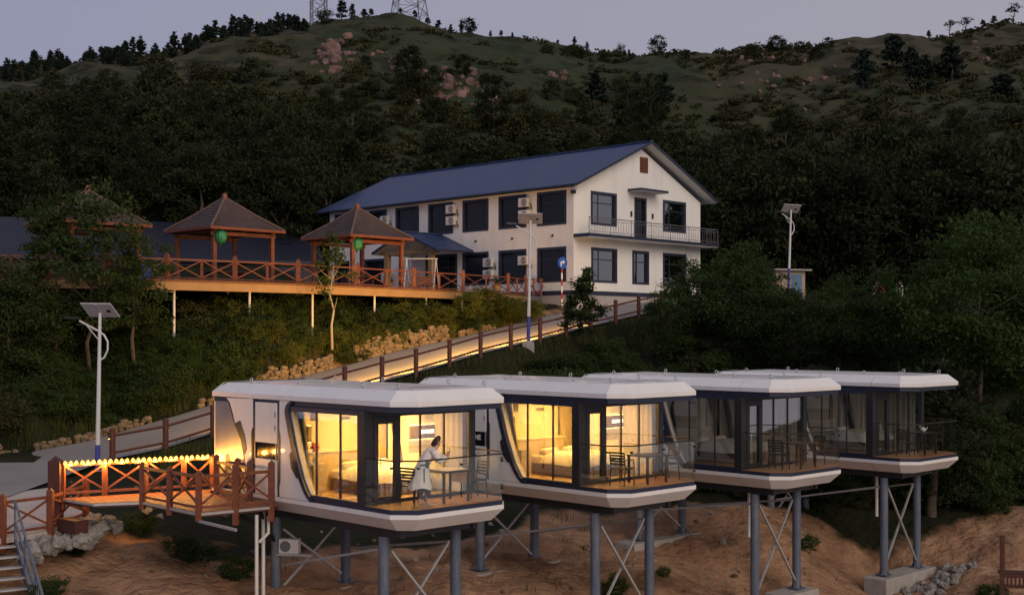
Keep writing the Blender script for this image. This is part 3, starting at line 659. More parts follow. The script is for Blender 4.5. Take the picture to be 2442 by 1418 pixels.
def footing(i, u, w0, w1, z, label, stones=False):
    t = thing('footing', label, 'footing', pod(i, u, (w0 + w1) / 2, 0), YAW, 'concrete footings of the stilts')
    t.location.z = 0
    h = (w1 - w0) / 2
    MB().box(-.42, .42, -h, h, z - .75, z - .008).build('block', 'concrete', t, bev=.03)
    MB().box(-.5, .5, -h - .1, h + .1, z - 1.6, z - .753).build('foot_slab', 'concrete', t)
    return t
footing(0, -4.2, -.1, 3.3, -6.6 + .0, 'low concrete footing under the rear stilts of the lit cabin with the woman')
footing(1, -4.2, -.2, 3.4, -6.70, 'long low concrete footing under the rear stilts of the lit empty cabin')
footing(2, -4.2, -.2, 3.3, -6.50, 'concrete footing under the rear stilts of the middle unlit cabin')
footing(3, .2, -.1, 3.3, -7.9, 'tall concrete footing block under the front stilts of the outermost cabin')
footing(2, .2, 1.6, 3.3, -7.72, 'concrete footing under the front stilts of the middle unlit cabin')

# ------------------------------------------------------------------ timber railings
def xpanel(t, a, b, h, m, lift=.12, cross=True, w=.06):
    """one bay between two post feet a and b: top rail, bottom rail, two crossed bars"""
    a = Vector(a); b = Vector(b); d = (b - a).normalized() * .05; up = Vector((0, 0, 1))
    MB().beam(a + up * h, b + up * h, .07, .07).build('top_rail', m, t)
    MB().beam(a + up * lift, b + up * lift, w, w).build('bottom_rail', m, t)
    if cross:
        MB().beam(a + d + up * (lift + .05), b - d + up * (h - .05), .045, .045).build('cross_bar', m, t)
        MB().beam(a + d + up * (h - .05) + Vector((.02, .03, 0)), b - d + up * (lift + .05) + Vector((.02, .03, 0)), .045, .045).build('cross_bar', m, t)
def tpost(t, p, h, m, w=.13, down=0, name='post'):
    p = Vector(p); g = MB().box(p.x - w / 2, p.x + w / 2, p.y - w / 2, p.y + w / 2, p.z - down, p.z + h)
    g.add([(p.x - w * .42, p.y - w * .42, p.z + h), (p.x + w * .42, p.y - w * .42, p.z + h), (p.x + w * .42, p.y + w * .42, p.z + h), (p.x - w * .42, p.y + w * .42, p.z + h), (p.x, p.y, p.z + h + w * .45)], [(0, 1, 4), (1, 2, 4), (2, 3, 4), (3, 0, 4)])
    return g.build(name, m, t)

# boardwalk from the path to the first cabin
DZ = -4.15
V2 = lambda x, y, z=DZ: Vector((x, y, z))
F1, F2 = V2(-11.5, 32.2), V2(-8.12, 34.1); A_, B_, C_ = V2(-10.4, 31.25), V2(-9.28, 31.6), V2(-7.36, 29.55); D_, E_ = V2(-6.62, 30.15), V2(-5.88, 30.75)
G_ = pod(0, -3.25, -.07); H_ = pod(0, -6.5, -.07)
bw = thing('boardwalk', 'timber boardwalk leading from the concrete path to the lit cabin', 'boardwalk', (0, 0, 0))
poly = [F1, A_, B_, C_, D_, E_, G_, H_, F2]
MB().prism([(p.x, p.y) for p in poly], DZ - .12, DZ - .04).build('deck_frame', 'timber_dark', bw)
# boards laid across, clipped to the outline
def boards(t, poly, z0, z1, ang, wd, m, name='deck_board'):
    me = MB().prism(poly, z0, z1).mesh('tmp'); dx = Vector((math.cos(ang), math.sin(ang), 0))
    ss = [p[0] * dx.x + p[1] * dx.y for p in poly]; s = min(ss)
    while s < max(ss):
        bm = bmesh.new(); bm.from_mesh(me)
        for co, no in ((dx * (s + .006), -dx), (dx * (s + wd - .006), dx)):
            r = bmesh.ops.bisect_plane(bm, geom=bm.verts[:] + bm.edges[:] + bm.faces[:], plane_co=co, plane_no=no, clear_outer=True)
            ed = [e for e in r['geom_cut'] if isinstance(e, bmesh.types.BMEdge)]
            if ed:
                try: bmesh.ops.contextual_create(bm, geom=ed)
                except Exception: pass
        if len(bm.faces) > 3:
            q = bpy.data.meshes.new(name); bm.to_mesh(q); q.materials.append(MATS[m]); obj(name, q, t)
        bm.free(); s += wd
boards(bw, [(p.x, p.y) for p in poly], DZ - .038, DZ, R(30), .19, 'timber_deck')
for a, b in ((A_, B_), (B_, C_), (C_, D_), (D_, E_), (F1, A_)):
    n_ = Vector(((b - a).y, -(b - a).x, 0)).normalized() * .02
    MB().beam(a + n_ + Vector((0, 0, -.045)), b + n_ + Vector((0, 0, -.045)), .03, .06).build('edge_board', 'galv', bw)
MB().beam(C_ + Vector((0, 0, -.2)), V2(-6.25, 28.5, DZ - .25), .05, .06).build('support_beam', 'galv', bw)
for a, b in ((V2(-6.9, 31.0, DZ - .2), pod(0, -4.2, .5, -.6)), (V2(-6.2, 31.0, DZ - .2), pod(0, -4.2, .5, -.9)), (E_ + Vector((0, .1, -.2)), pod(0, -4.4, .4, -1.2))):
    MB().beam(a, b, .06, .08).build('support_strut', 'pod_dark', bw)
for i, (px_, Y_) in enumerate(((612, 30.6), (628, 31.2))):
    p = at(px_, 1200, Y_); MB().tube((p.x, p.y, -6.9), (p.x, p.y, DZ - .2), .045, n=10).build('drain_pipe', 'pipe_white', bw)
MB().sweep([at(640, 1230, 30.9), at(640, 1270, 30.9), at(618, 1292, 30.8)], [.04] * 3, 8).build('drain_pipe', 'pipe_white', bw)
for s_, z_, h_ in ((0, -4.71, .32),):
    p = A_.lerp(F1, .38) + Vector((-.10 - .28 * s_, -.34 - .22 * s_, 0)); d = (F1 - A_).normalized()
    MB().beam(p - d * .42 + Vector((0, 0, z_ - DZ - .0)), p + d * .42 + Vector((0, 0, z_ - DZ - .0)), .36, h_).build('step', 'timber_dark', bw)
RH = .84
fr = [F1.lerp(F2, t) for t in (0, .27, .54, .8, 1)]
for p in fr: tpost(bw, p, RH + .06, 'timber', .12, .3)
for a, b in zip(fr[:-1], fr[1:]): xpanel(bw, a, b, RH, 'timber')
nr = [B_, B_.lerp(C_, .5), C_]
for p in nr: tpost(bw, p, RH + .1, 'timber', .13, .2)
for a, b in zip(nr[:-1], nr[1:]): xpanel(bw, a, b, RH, 'timber')
pr = [C_, D_, E_]
for p in pr[1:]: tpost(bw, p, 1.05, 'timber', .14, .38)
for a, b in zip(pr[:-1], pr[1:]): xpanel(bw, a, b, RH, 'timber')
mid = [V2(-7.75, 33.0), V2(-7.0, 32.1), V2(-6.55, 31.45)]
for p in mid: tpost(bw, p, 1.0, 'timber', .13, .1)
xpanel(bw, mid[0], mid[1], RH, 'timber'); xpanel(bw, mid[1], mid[2], RH, 'timber')
tpost(bw, F1 + Vector((-.16, -.05, 0)), RH + .12, 'timber_dark', .3, .6)
# string of lamps on its outer rail
ls = thing('light_string', 'row of glowing amber bulbs strung along the boardwalk rail', 'string lights', F1 + Vector((0, 0, RH + .05)))
a0 = Vector((.05, 0, .0)); a1 = F2 - F1
g = MB(); prev = None; NB = 27
for k in range(NB * 3 + 1):
    t_ = k / (NB * 3); p = a0.lerp(a1, t_) + Vector((-.03, -.1, .035 - .02 * abs(math.sin(t_ * math.pi * NB))))
    if prev is not None: g.tube(prev, p, .006, n=5, cap=False)
    prev = p
g.build('cable', 'black', ls)
bulb = MB().lathe([(.004, -.05), (.036, -.034), (.047, 0), (.034, .036), (.014, .06)], 10).mesh('bulb', 'led', True)
for k in range(NB):
    t_ = (k + .5) / NB; obj('bulb', bulb, ls, a0.lerp(a1, t_) + Vector((-.03, -.1, .0)))

for k in range(9):
    la = bpy.data.lights.new('string_light', 'POINT'); la.energy = 32; la.color = (1, .46, .08); la.shadow_soft_size = .05
    lo = bpy.data.objects.new('string_light', la); COL.objects.link(lo); lo.location = F1.lerp(F2, (k + .5) / 9) + Vector((.04, -.14, RH - .03))
# railing of the concrete path by the stairs
pf = thing('path_railing', 'reddish timber railing with crossed bars beside the concrete path', 'railing', (0, 0, 0))
pp = [at(6, 1296, 30.3), at(120, 1277, 31.4), at(205, 1236, 33.8)]
for p in pp: p.z = -4.88; tpost(pf, p, 1.02, 'timber', .15, .35)
for a, b in zip(pp[:-1], pp[1:]): xpanel(pf, a, b, .86, 'timber')
# steel stairs
st = thing('steel_stairs', 'blue-grey steel stairs with mesh side panels descending from the path', 'stairs', (0, 0, 0))
top = at(-22, 1300, 29.9); top.z = -4.92; bot = Vector((-9.35, 25.1, -8.2))
dv = bot - top; hz = Vector((dv.x, dv.y, 0)).normalized(); sd = Vector((-hz.y, hz.x, 0)) * .55
for sgn in (-1, 1): MB().beam(top + sd * sgn, bot + sd * sgn, .06, .22).build('stringer', 'column_blue', st)
for k in range(17):
    p = top.lerp(bot, (k + .5) / 17); MB().beam(p - sd * .95, p + sd * .95, .24, .035).build('tread', 'galv', st)
for sgn in (-1, 1):
    for h in (.95, .5): MB().beam(top + sd * sgn + Vector((0, 0, h)), bot + sd * sgn + Vector((0, 0, h)), .045, .045).build('hand_rail', 'column_blue', st)
    for k in range(6):
        p = top.lerp(bot, k / 5) + sd * sgn; MB().beam(p, p + Vector((0, 0, .95)), .04, .04).build('baluster', 'column_blue', st)
    for k in range(34):
        p = top.lerp(bot, (k + .5) / 34) + sd * sgn; MB().beam(p, p + Vector((0, 0, .93)), .009, .009).build('mesh_bar', 'galv', st)

# road fence
rf = thing('road_fence', 'dark brown post and rail fence along the sloping road', 'fence', (0, 0, 0))
ks = sorted(KPX)[:-1]
for k in ks:
    p = FP[k]; g = MB().tube(p + Vector((0, 0, -.5)), p + Vector((0, 0, 1.12)), .11, n=14); g.lathe([(.125, 1.12), (.125, 1.17), (.05, 1.22), (.005, 1.225)], 14, p); g.build('post', 'fence_brown', rf)
for a, b in zip(ks[:-1], ks[1:]):
    for h in (.92, .28): MB().tube(FP[a] + Vector((0, 0, h)), FP[b] + Vector((0, 0, h)), .05, n=10).build('rail', 'fence_brown', rf)
# lamps on the road side of the posts
for k in ks:
    if k > 8: continue
    p = FP[k] + Vector((.04, .17, .80))
    if k == -5: p = FP[k] + Vector((-.09, -.12, .86))
    t = thing('post_lamp', 'small amber lamp fixed to the lowest post of the road fence' if k == -5 else 'small amber lamp on the road side of a fence post', 'lamp', p, 0, 'lamps on the road fence posts')
    MB().lathe([(.03, .05), (.05, .03), (.05, -.02), (.04, -.03)], 12).build('housing', 'black', t); MB().lathe([(.002, -.034), (.036, -.034), (.036, -.05), (.002, -.065)], 12).build('lens', 'spot_lens', t)
    la = bpy.data.lights.new('post_light', 'SPOT'); la.spot_size = R(150); la.spot_blend = .5; la.energy = {-5: 14, -4: 30, -3: 80, -2: 220, -1: 380, 0: 560}.get(k, 820 if k < 7 else 380); la.color = (1, .50, .10); la.shadow_soft_size = .06
    lo = bpy.data.objects.new('post_light', la); COL.objects.link(lo); lo.location = p + RN * .12 + Vector((0, 0, .02)); lo.rotation_euler = (RN + Vector((0, 0, .10))).to_track_quat('-Z', 'Y').to_euler()

# stone retaining wall on the far side of the road: single stones
def stone_mesh(seed, m, sub=2):
    bm = bmesh.new(); bmesh.ops.create_icosphere(bm, subdivisions=sub, radius=1)
    for v in bm.verts:
        c = v.co; k = .80 / max(abs(c.x), abs(c.y), abs(c.z)) * .75 + .25
        v.co = c * k * (1 + .30 * mnoise.noise(c * 1.9 + Vector((seed * 3.1, seed, 0))) + (.16 * mnoise.noise(c * 5 + Vector((seed, 4, 0))) if sub > 2 else 0))
    me = bpy.data.meshes.new('stone'); bm.to_mesh(me); bm.free(); me.materials.append(MATS[m]); return me
STN = [stone_mesh(i, 'stone') for i in range(5)]; PAL = [stone_mesh(9 + i, 'stone_pale', 3) for i in range(4)]; RCK = [stone_mesh(20 + i, 'rock_pink') for i in range(5)]
def far_edge(kf):
    k0 = int(math.floor(kf)); f = kf - k0; a = SEC[k0 + 9][1]; b = SEC[k0 + 10][1]; return a.lerp(b, f)
sw = thing('stone_wall', 'low rough stone wall along the far side of the road', 'wall', (0, 0, 0))
ns = 0
for (ka, kb, H, off) in ((-4.9, -2.6, .32, .25), (-1.4, .0, .3, .3), (.2, 2.5, .66, .3), (3.2, 6.2, .92, .35), (6.6, 8.2, .3, .4)):
    kf = ka
    while kf < kb:
        p = far_edge(kf); base = p + RN * off
        col_h = H * (.75 + .35 * abs(fbm(kf * 2.2, 1, 7)) * 2)
        z = 0
        while z < col_h and ns < 300:
            s = random.uniform(.10, .19)
            o = obj('stone', random.choice(STN), sw, base + Vector((random.uniform(-.08, .08), random.uniform(-.08, .08), z + s * .5 - .03)) + RN * (z * .35))
            o.rotation_euler = (random.uniform(-.2, .2), random.uniform(-.2, .2), .86 + random.uniform(-.25, .25)); o.scale = (s * 1.15, s * .8, s * .8); ns += 1; z += s * 1.15
        kf += random.uniform(.10, .15)
lw = thing('stone_wall', 'short mossy stone wall where the road bends at the foot of the bank', 'wall', (0, 0, 0))
for k in range(40):
    f = (k % 22) / 21; row = k // 22; p = SEC[2][1].lerp(SEC[3][1], .05 + .95 * f) + Vector((-.35, .35, 0)); s = random.uniform(.16, .27)
    o = obj('stone', random.choice(STN), lw, p + Vector((random.uniform(-.1, .1), .18 * row, row * .3 + .1))); o.rotation_euler = (random.random(), random.random(), random.random() * 6); o.scale = (s * 1.2, s, s * .85)

# ------------------------------------------------------------------ upper terrace deck, railing and gazebos
UZ = 2.6
EDGE = [(-330, 660), (-80, 661), (115, 663), (250, 665), (392, 668), (555, 673), (707, 678), (850, 684), (985, 690), (1102, 695), (1210, 700), (1252, 703)]
EP = [at(a, b, UZ * F / (HZ - b)) for a, b in EDGE]
ud = thing('terrace_deck', 'long raised timber terrace on white poles above the road bank', 'terrace', (0, 0, 0))
back = [HC + HD1 * s + HD2 * -.25 for s in (4.2, 12, 20, 26)]
back = [Vector((p.x, p.y, UZ)) for p in back] + [Vector((-26, 84, UZ)), Vector((-34, 70, UZ))]
outl = [(p.x, p.y) for p in EP] + [(p.x, p.y) for p in back]
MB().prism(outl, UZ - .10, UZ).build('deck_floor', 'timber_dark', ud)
for a, b in zip(EP[:-1], EP[1:]):
    n_ = Vector(((b - a).y, -(b - a).x, 0)).normalized()
    MB().beam(a + n_ * .06 + Vector((0, 0, -.24)), b + n_ * .06 + Vector((0, 0, -.24)), .06, .42).build('fascia_board', 'fascia', ud)
    MB().beam(a + n_ * .09 + Vector((0, 0, .015)), b + n_ * .09 + Vector((0, 0, .015)), .2, .05).build('edge_board', 'timber_deck', ud)
for px_, py_, back_ in ((-60, 790, 0), (62, 792, 0), (415, 782, 0), (543, 742, 1), (595, 790, 0), (695, 738, 1), (745, 768, 0), (893, 764, 0), (970, 738, 1), (1016, 766, 0), (1102, 732, 0), (1190, 724, 0)):
    yi = float(np.interp(px_, [e[0] for e in EDGE], [e[1] for e in EDGE])); Yd = UZ * F / (HZ - yi) + .45
    if back_: Yd += 3.2
    X = (px_ - CXP) / F * Yd; zb = max(zt(X, Yd), -(py_ - HZ) / F * Yd - 1.2) - .3
    MB().tube((X, Yd, zb), (X, Yd, UZ - .12), .06, n=10).build('pole', 'pipe_white', ud)
for k in range(10):
    a = EP[0].lerp(EP[4], k / 9) + Vector((.1, .4, -.52)); MB().box(a.x - .17, a.x + .17, a.y - .03, a.y + .03, a.z - .02, a.z + .02).build('beam_end', 'pipe_white', ud)
ur = thing('terrace_railing', 'reddish timber railing with crossed bars along the raised terrace', 'railing', (0, 0, 0))
inn = [p + Vector((.05, .28, 0)) for p in EP]
for p in inn: tpost(ur, p, 1.24, 'timber', .2, .05)
for a, b in zip(inn[:-1], inn[1:]):
    m_ = (a + b) / 2
    if (b - a).length > 2.2:
        tpost(ur, m_, 1.0, 'timber', .11, .02); xpanel(ur, a, m_, 1.02, 'timber', .14); xpanel(ur, m_, b, 1.02, 'timber', .14)
    else: xpanel(ur, a, b, 1.02, 'timber', .14)
rb = inn[-1]; re_ = rb + HD2 * 2.2
for t_ in (.33, .66, 1): tpost(ur, rb.lerp(re_, t_), 1.1, 'timber', .12, .02)
xpanel(ur, rb, rb.lerp(re_, .5), 1.02, 'timber'); xpanel(ur, rb.lerp(re_, .5), re_, 1.02, 'timber')

def make_gazebo(loc):
    t = thing('gazebo', 'x', 'gazebo', loc, math.atan2(HD2.y, HD2.x), 'gazebos on the terrace'); h = 2.25; ez = 2.84; az = 4.55
    for x in (-1.75, 1.75):
        for y in (-1.75, 1.75): MB().box(x - .10, x + .10, y - .10, y + .10, 0, 2.9).build('post', 'timber', t)
    for s in (-1, 1):
        MB().box(-1.95, 1.95, s * 1.75 - .07, s * 1.75 + .07, 2.5, 2.68).build('beam', 'timber', t); MB().box(s * 1.75 - .07, s * 1.75 + .07, -1.95, 1.95, 2.69, 2.86).build('beam', 'timber', t)
    # four roof planes, each with stepped courses, slightly concave
    q = 10
    def prof(f): return (h * (1 - f) + .12 * f, ez + (az - ez) * (f ** 1.12))
    for k in range(4):
        a = k * math.pi / 2; c, s_ = math.cos(a), math.sin(a); g = MB()
        for i in range(q):
            r0, z0 = prof(i / q); r1, z1 = prof((i + 1) / q)
            vs = [(r0, -r0, z0 + .035), (r0, r0, z0 + .035), (r1, r1, z1 + .01), (r1, -r1, z1 + .01), (r0, -r0, z0), (r0, r0, z0), (r1, r1, z1 - .03), (r1, -r1, z1 - .03)]
            g.add([(x * c - y * s_, x * s_ + y * c, z) for x, y, z in vs], [(0, 1, 2, 3), (0, 4, 5, 1), (4, 7, 6, 5)])
        g.build('roof_slope', 'roof_shingle', t)
        p0 = Vector((h * c - h * s_, h * s_ + h * c, ez + .05)); pm = Vector((1.15 * (c - s_), 1.15 * (s_ + c), prof(.517)[1] + .05)); p1 = Vector((.1 * (c - s_), .1 * (s_ + c), az + .03))
        MB().sweep([p0, pm, p1], [.06, .06, .06], 6).build('hip_cap', 'ridge_cap', t)
        e0 = Vector((h * c + h * s_, h * s_ - h * c, ez - .01)); MB().beam(e0, p0 - Vector((0, 0, .06)), .05, .14).build('eave_board', 'timber', t)
    MB().lathe([(.16, az - .05), (.16, az + .12), (.12, az + .28), (.03, az + .34)], 8).build('finial', 'timber', t)
    MB().box(-1.2, 1.2, -.5, .5, .70, .76).build('table_top', 'timber_dark', t)
    for x in (-.9, .9): MB().box(x - .07, x + .07, -.3, .3, 0, .70).build('table_leg', 'timber_dark', t)
    return t
G = make_gazebo(Vector((-8.75, 71.2, UZ))); G['label'] = 'shingled square gazebo nearest the white house with a green lantern'
bpy.context.view_layer.update()
dup(G, Vector((-15.1, 66.1, UZ)), None, label='shingled square gazebo in the middle of the terrace with a green lantern'); dup(G, Vector((-21.1, 62.6, UZ)), None, label='shingled square gazebo half hidden behind a leafy tree')
dup(G, Vector((-28.3, 61.5, UZ)), None, label='shingled square gazebo at the terrace end away from the house')
def lantern(p, lb):
    t = thing('lantern', lb, 'lantern', p, 0, 'green lanterns on the gazebos')
    g = MB(); rings = []
    for z in np.linspace(-.38, .38, 11):
        r = .30 * math.sqrt(max(0, 1 - (z / .39) ** 2)) + .01; rings.append([(r * math.cos(a) * (1 + .06 * math.cos(12 * a)), r * math.sin(a) * (1 + .06 * math.cos(12 * a)), z) for a in np.linspace(0, 2 * math.pi, 37)[:-1]])
    g.loft(rings).build('shade', 'lantern_green', t, smooth=True); MB().tube((0, 0, .37), (0, 0, .62), .02).build('hanger', 'black', t); MB().lathe([(.02, -.52), (.04, -.46), (.03, -.38)], 8).build('tassel', 'black', t)
lantern(at(851, 581, 68.9), 'ribbed green lantern hung from the gazebo nearest the white house'); lantern(at(526, 564, 63.7), 'ribbed green lantern hung from the gazebo in mid terrace')
# garden swing, bench by the porch
sg = thing('garden_swing', 'garden swing with thin leaning poles beside the porch', 'swing', at(1005, 690, 77)); sg.location.z = UZ
for x in (-.9, .9):
    for d in (-1, 1): MB().tube((x + .15 * d, .6 * d, 0), (x, 0, 2.1), .03).build('pole', 'pipe_white', sg)
MB().tube((-1, 0, 2.1), (1, 0, 2.1), .035).build('top_bar', 'pipe_white', sg); MB().box(-.7, .7, -.25, .25, .45, .52).build('seat', 'timber_deck', sg); MB().box(-.7, .7, .22, .28, .52, 1.05).build('backrest', 'timber_deck', sg)
for x in (-.66, .66): MB().tube((x, 0, .5), (x, 0, 2.1), .01).build('chain', 'galv', sg)
# clutter along the terrace
ub = thing('storage_drum', 'blue plastic drum standing on the terrace behind the railing', 'drum', at(345, 655, 61.5)); ub.location.z = UZ
MB().lathe([(.26, 0), (.29, .05), (.29, .85), (.25, .9), (.02, .9)], 16).build('body', 'sign_blue', ub, smooth=True); MB().torus((0, 0, .45), .29, .02, 'z').build('hoop', 'black', ub)
pb = thing('planter', 'yellow-green planter with spiky leaves at the terrace corner', 'planter', at(1185, 690, 77.8)); pb.location.z = UZ
MB().lathe([(.22, 0), (.3, .55), (.27, .58), (.02, .5)], 14).build('pot', 'fascia', pb)
g = MB()
for k in range(26):
    a = k * 2.4; L = random.uniform(.4, .75); e = random.uniform(.5, 1.2); d = Vector((math.cos(a) * math.cos(e), math.sin(a) * math.cos(e), math.sin(e))) * L; sx = Vector((-math.sin(a), math.cos(a), 0)) * .04
    b0 = Vector((0, 0, .52)); g.add([b0 - sx, b0 + sx, b0 + d * .6 + sx, b0 + d, b0 + d * .6 - sx], [(0, 1, 2, 3, 4)])
g.build('leaves', 'leaf_bright', pb)
# long navy building behind the gazebos
nb = thing('navy_building', 'long low dark navy building behind the gazebos', 'building', Vector((-14.6, 96, 0)), math.atan2(-10.5, -27.5))
MB().box(.2, 34, -9, 0, 0, 5.4).build('wall', 'navy_shed', nb)
MB().prism([(-.5, 8.1), (-4.6, 10.0), (-9.6, 7.4), (-9.6, 7.2), (-4.6, 9.75), (-.5, 7.9)] if False else [(.6, 5.4), (.6, 5.6), (-4.5, 8.7), (-9.6, 5.6), (-9.6, 5.4), (-4.5, 8.5)], -.2, 34.4, 'x').build('roof', 'navy_shed', nb)
for k in range(8): MB().box(2 + 4 * k, 4.6 + 4 * k, .003, .05, 3.3, 4.9).build('window', 'win_glass', nb)

# ------------------------------------------------------------------ the white house
HA = math.atan2(HD1.y, HD1.x)                       # local x runs along the long front, local y = -HD2 side is outward
ho = thing('white_house', 'two-storey white house with blue gable roof and navy window frames', 'house', HC, HA)
# local frame: x = along HD1, y = rotated +90 deg -> equals -HD2 ; so inside is y<0
Wd, Ln, HT = HWID, HLEN, 6.62
def fs_(px): a = px - CXP; return (11760 - 80 * a) / (2149.5 + .6977 * a)       # distance along the long front for a pixel column
def ft_(px): a = px - CXP; return (80 * a - 11760) / (2093 - .7165 * a)          # distance along the gable front
WIN1 = []
for p0, p1 in ((1281.5, 1350.5), (1190, 1255), (1104, 1164.7), (1022, 1080), (944, 999), (881, 922), (799, 833)): WIN1.append((fs_(p1), fs_(p0), 4.30, 6.45))
for p0, p1 in ((1282, 1350), (1190, 1255), (1104, 1165), (1016, 1090), (870, 922), (799, 833)): WIN1.append((fs_(p1), fs_(p0), .62 if p0 != 1016 else .02, 2.84))
WIN2 = [(ft_(1409), ft_(1470), 4.35, 6.48), (ft_(1513), ft_(1541), 3.68, 6.42), (ft_(1581), ft_(1635), 4.35, 6.48), (ft_(1410), ft_(1471), .62, 2.84), (ft_(1508), ft_(1547), .62, 2.84), (ft_(1581), ft_(1636), .62, 2.84)]
def holed(xs, zs, holes, f):
    """wall sheet split in cells, cells inside a hole left open"""
    xs = sorted(set([round(v, 4) for v in xs] + [round(v, 4) for h in holes for v in h[:2]])); zs = sorted(set([round(v, 4) for v in zs] + [round(v, 4) for h in holes for v in h[2:]]))
    m = MB()
    for i in range(len(xs) - 1):
        for j in range(len(zs) - 1):
            cx, cz = (xs[i] + xs[i + 1]) / 2, (zs[j] + zs[j + 1]) / 2
            if any(h[0] < cx < h[1] and h[2] < cz < h[3] for h in holes): continue
            m.add([f(xs[i], zs[j]), f(xs[i + 1], zs[j]), f(xs[i + 1], zs[j + 1]), f(xs[i], zs[j + 1])], [(0, 1, 2, 3)])
    return m
holed([0, Ln], [0, HT], WIN1, lambda x, z: (x, 0, z)).build('wall', 'house_white', ho)
g = holed([0, Wd], [0, HT], WIN2, lambda y, z: (0, -y, z)); g.add([(0, 0, HT), (0, -Wd, HT), (0, -Wd / 2, HT + 3.15)], [(0, 1, 2)]); g.build('wall', 'house_white', ho)
MB().add([(Ln, 0, 0), (Ln, -Wd, 0), (Ln, -Wd, HT), (Ln, -Wd / 2, HT + 3.15), (Ln, 0, HT)], [(0, 1, 2, 3, 4)]).build('wall', 'house_white', ho)
MB().add([(0, -Wd, 0), (Ln, -Wd, 0), (Ln, -Wd, HT), (0, -Wd, HT)], [(0, 1, 2, 3)]).build('wall', 'house_white', ho)
MB().box(.3, Ln - .3, -Wd + .3, -.5, 3.1, 3.25).build('storey_floor', 'house_navy', ho); MB().box(.3, Ln - .3, -Wd + .3, -.5, 6.5, 6.6).build('ceiling', 'house_navy', ho)
MB().box(-.04, Ln, -Wd - .04, .04, -1.6, -.25).build('plinth', 'plinth', ho); MB().box(-.06, Ln + .06, -Wd - .06, .06, -.24, .04).build('plinth_band', 'house_navy', ho)
def window(x0, x1, z0, z1, gable, wide, door=False, cur=0):
    """frame proud of the wall, set-back glass with mullions"""
    def P(m, a0, a1, d0, d1, b0, b1):
        if gable: return m.box(-d1, -d0, -a1, -a0, b0, b1)
        return m.box(a0, a1, d0, d1, b0, b1)
    fw = .16; g = MB()
    P(g, x0 - .02, x0 + fw, -.16, .03, z0 - .02, z1 + .02); P(g, x1 - fw, x1 + .02, -.16, .03, z0 - .02, z1 + .02); P(g, x0 + fw, x1 - fw, -.16, .03, z1 - fw, z1 + .02); P(g, x0 + fw, x1 - fw, -.16, .03, z0 - .02, z0 + fw * .8)
    w = g.build('door' if door else 'window', 'house_navy', ho)
    a0, a1, b0, b1 = x0 + fw, x1 - fw, z0 + fw * .8, z1 - fw; zm = b1 - (b1 - b0) * .30; ym = a0 + (a1 - a0) * .3
    m = MB(); P(m, a0, a1, -.15, -.10, zm - .03, zm + .03); P(m, ym - .03, ym + .03, -.148, -.102, b0, zm - .03); P(m, ym - .03, ym + .03, -.148, -.102, zm + .03, b1); m.build('mullion', 'house_navy', w)
    if not gable: pass
    for c0, c1, e0, e1 in ((a0, ym - .03, b0, zm - .03), (ym + .03, a1, b0, zm - .03), (a0, ym - .03, zm + .03, b1), (ym + .03, a1, zm + .03, b1)):
        m = MB(); P(m, c0, c1, -.135, -.125, e0, e1); m.build('pane', 'win_glass' if not cur else 'house_pane', w)
    if cur:
        m = MB(); n = 16
        for k in range(n):
            c0 = a0 + (a1 - a0) * k / n; c1 = a0 + (a1 - a0) * (k + 1) / n; P(m, c0, c1, -.30 - .05 * (k % 2), -.28 - .05 * (k % 2), b0, b1)
        m.build('curtain', 'curtain', w)
glass('house_pane', (.55, .57, .60), .22)
for i, (a, b, c, d) in enumerate(WIN1): window(a, b, c, d, False, 1)
for i, (a, b, c, d) in enumerate(WIN2): window(a, b, c, d, True, 1, door=(i == 1), cur=(i != 1))
def roof(t, x0, x1, y0, y1, ez, rz, m='roof_blue', th=.14, cap='house_navy', soff='house_white'):
    ym = (y0 + y1) / 2; n = int((x1 - x0) / .5)
    for (ya, sg) in ((y1, 1), (y0, -1)):
        g = MB()
        g.add([(x0, ya, ez), (x1, ya, ez), (x1, ym, rz), (x0, ym, rz), (x0, ya, ez - th), (x1, ya, ez - th), (x1, ym, rz - th), (x0, ym, rz - th)], [(0, 1, 2, 3), (0, 4, 5, 1), (0, 3, 7, 4), (1, 5, 6, 2)])
        o = g.build('roof_slope', m, t)
        rb = MB(); nv = Vector((0, sg * (rz - ez), abs(y1 - ym))).normalized()
        for k in range(n + 1):
            x = x0 + (x1 - x0) * k / n; rb.beam(Vector((x, ya, ez)) + nv * .002, Vector((x, ym, rz)) + nv * .002, .02, .012, up=nv)
        rb.build('roof_seam', m, o)
        MB().add([(x0 + .02, ya - sg * .02, ez - th - .004), (x1 - .02, ya - sg * .02, ez - th - .004), (x1 - .02, ym, rz - th - .004), (x0 + .02, ym, rz - th - .004)], [(0, 1, 2, 3)]).build('soffit', soff, t)
        for x in (x0 - .02, x1 + .02): MB().beam((x, ya, ez - th / 2 + .02), (x, ym, rz - th / 2 + .02), .05, th + .02).build('barge_board', cap, t)
        MB().beam((x0, ya + sg * .03, ez - th / 2), (x1, ya + sg * .03, ez - th / 2), .05, th - .02).build('eave_board', cap, t)
    MB().beam((x0 - .03, ym, rz + .03), (x1 + .03, ym, rz + .03), .3, .08).build('ridge_cap', m, t)
roof(ho, -.85, Ln + .85, -Wd - .95, .65, 6.72, 10.16)
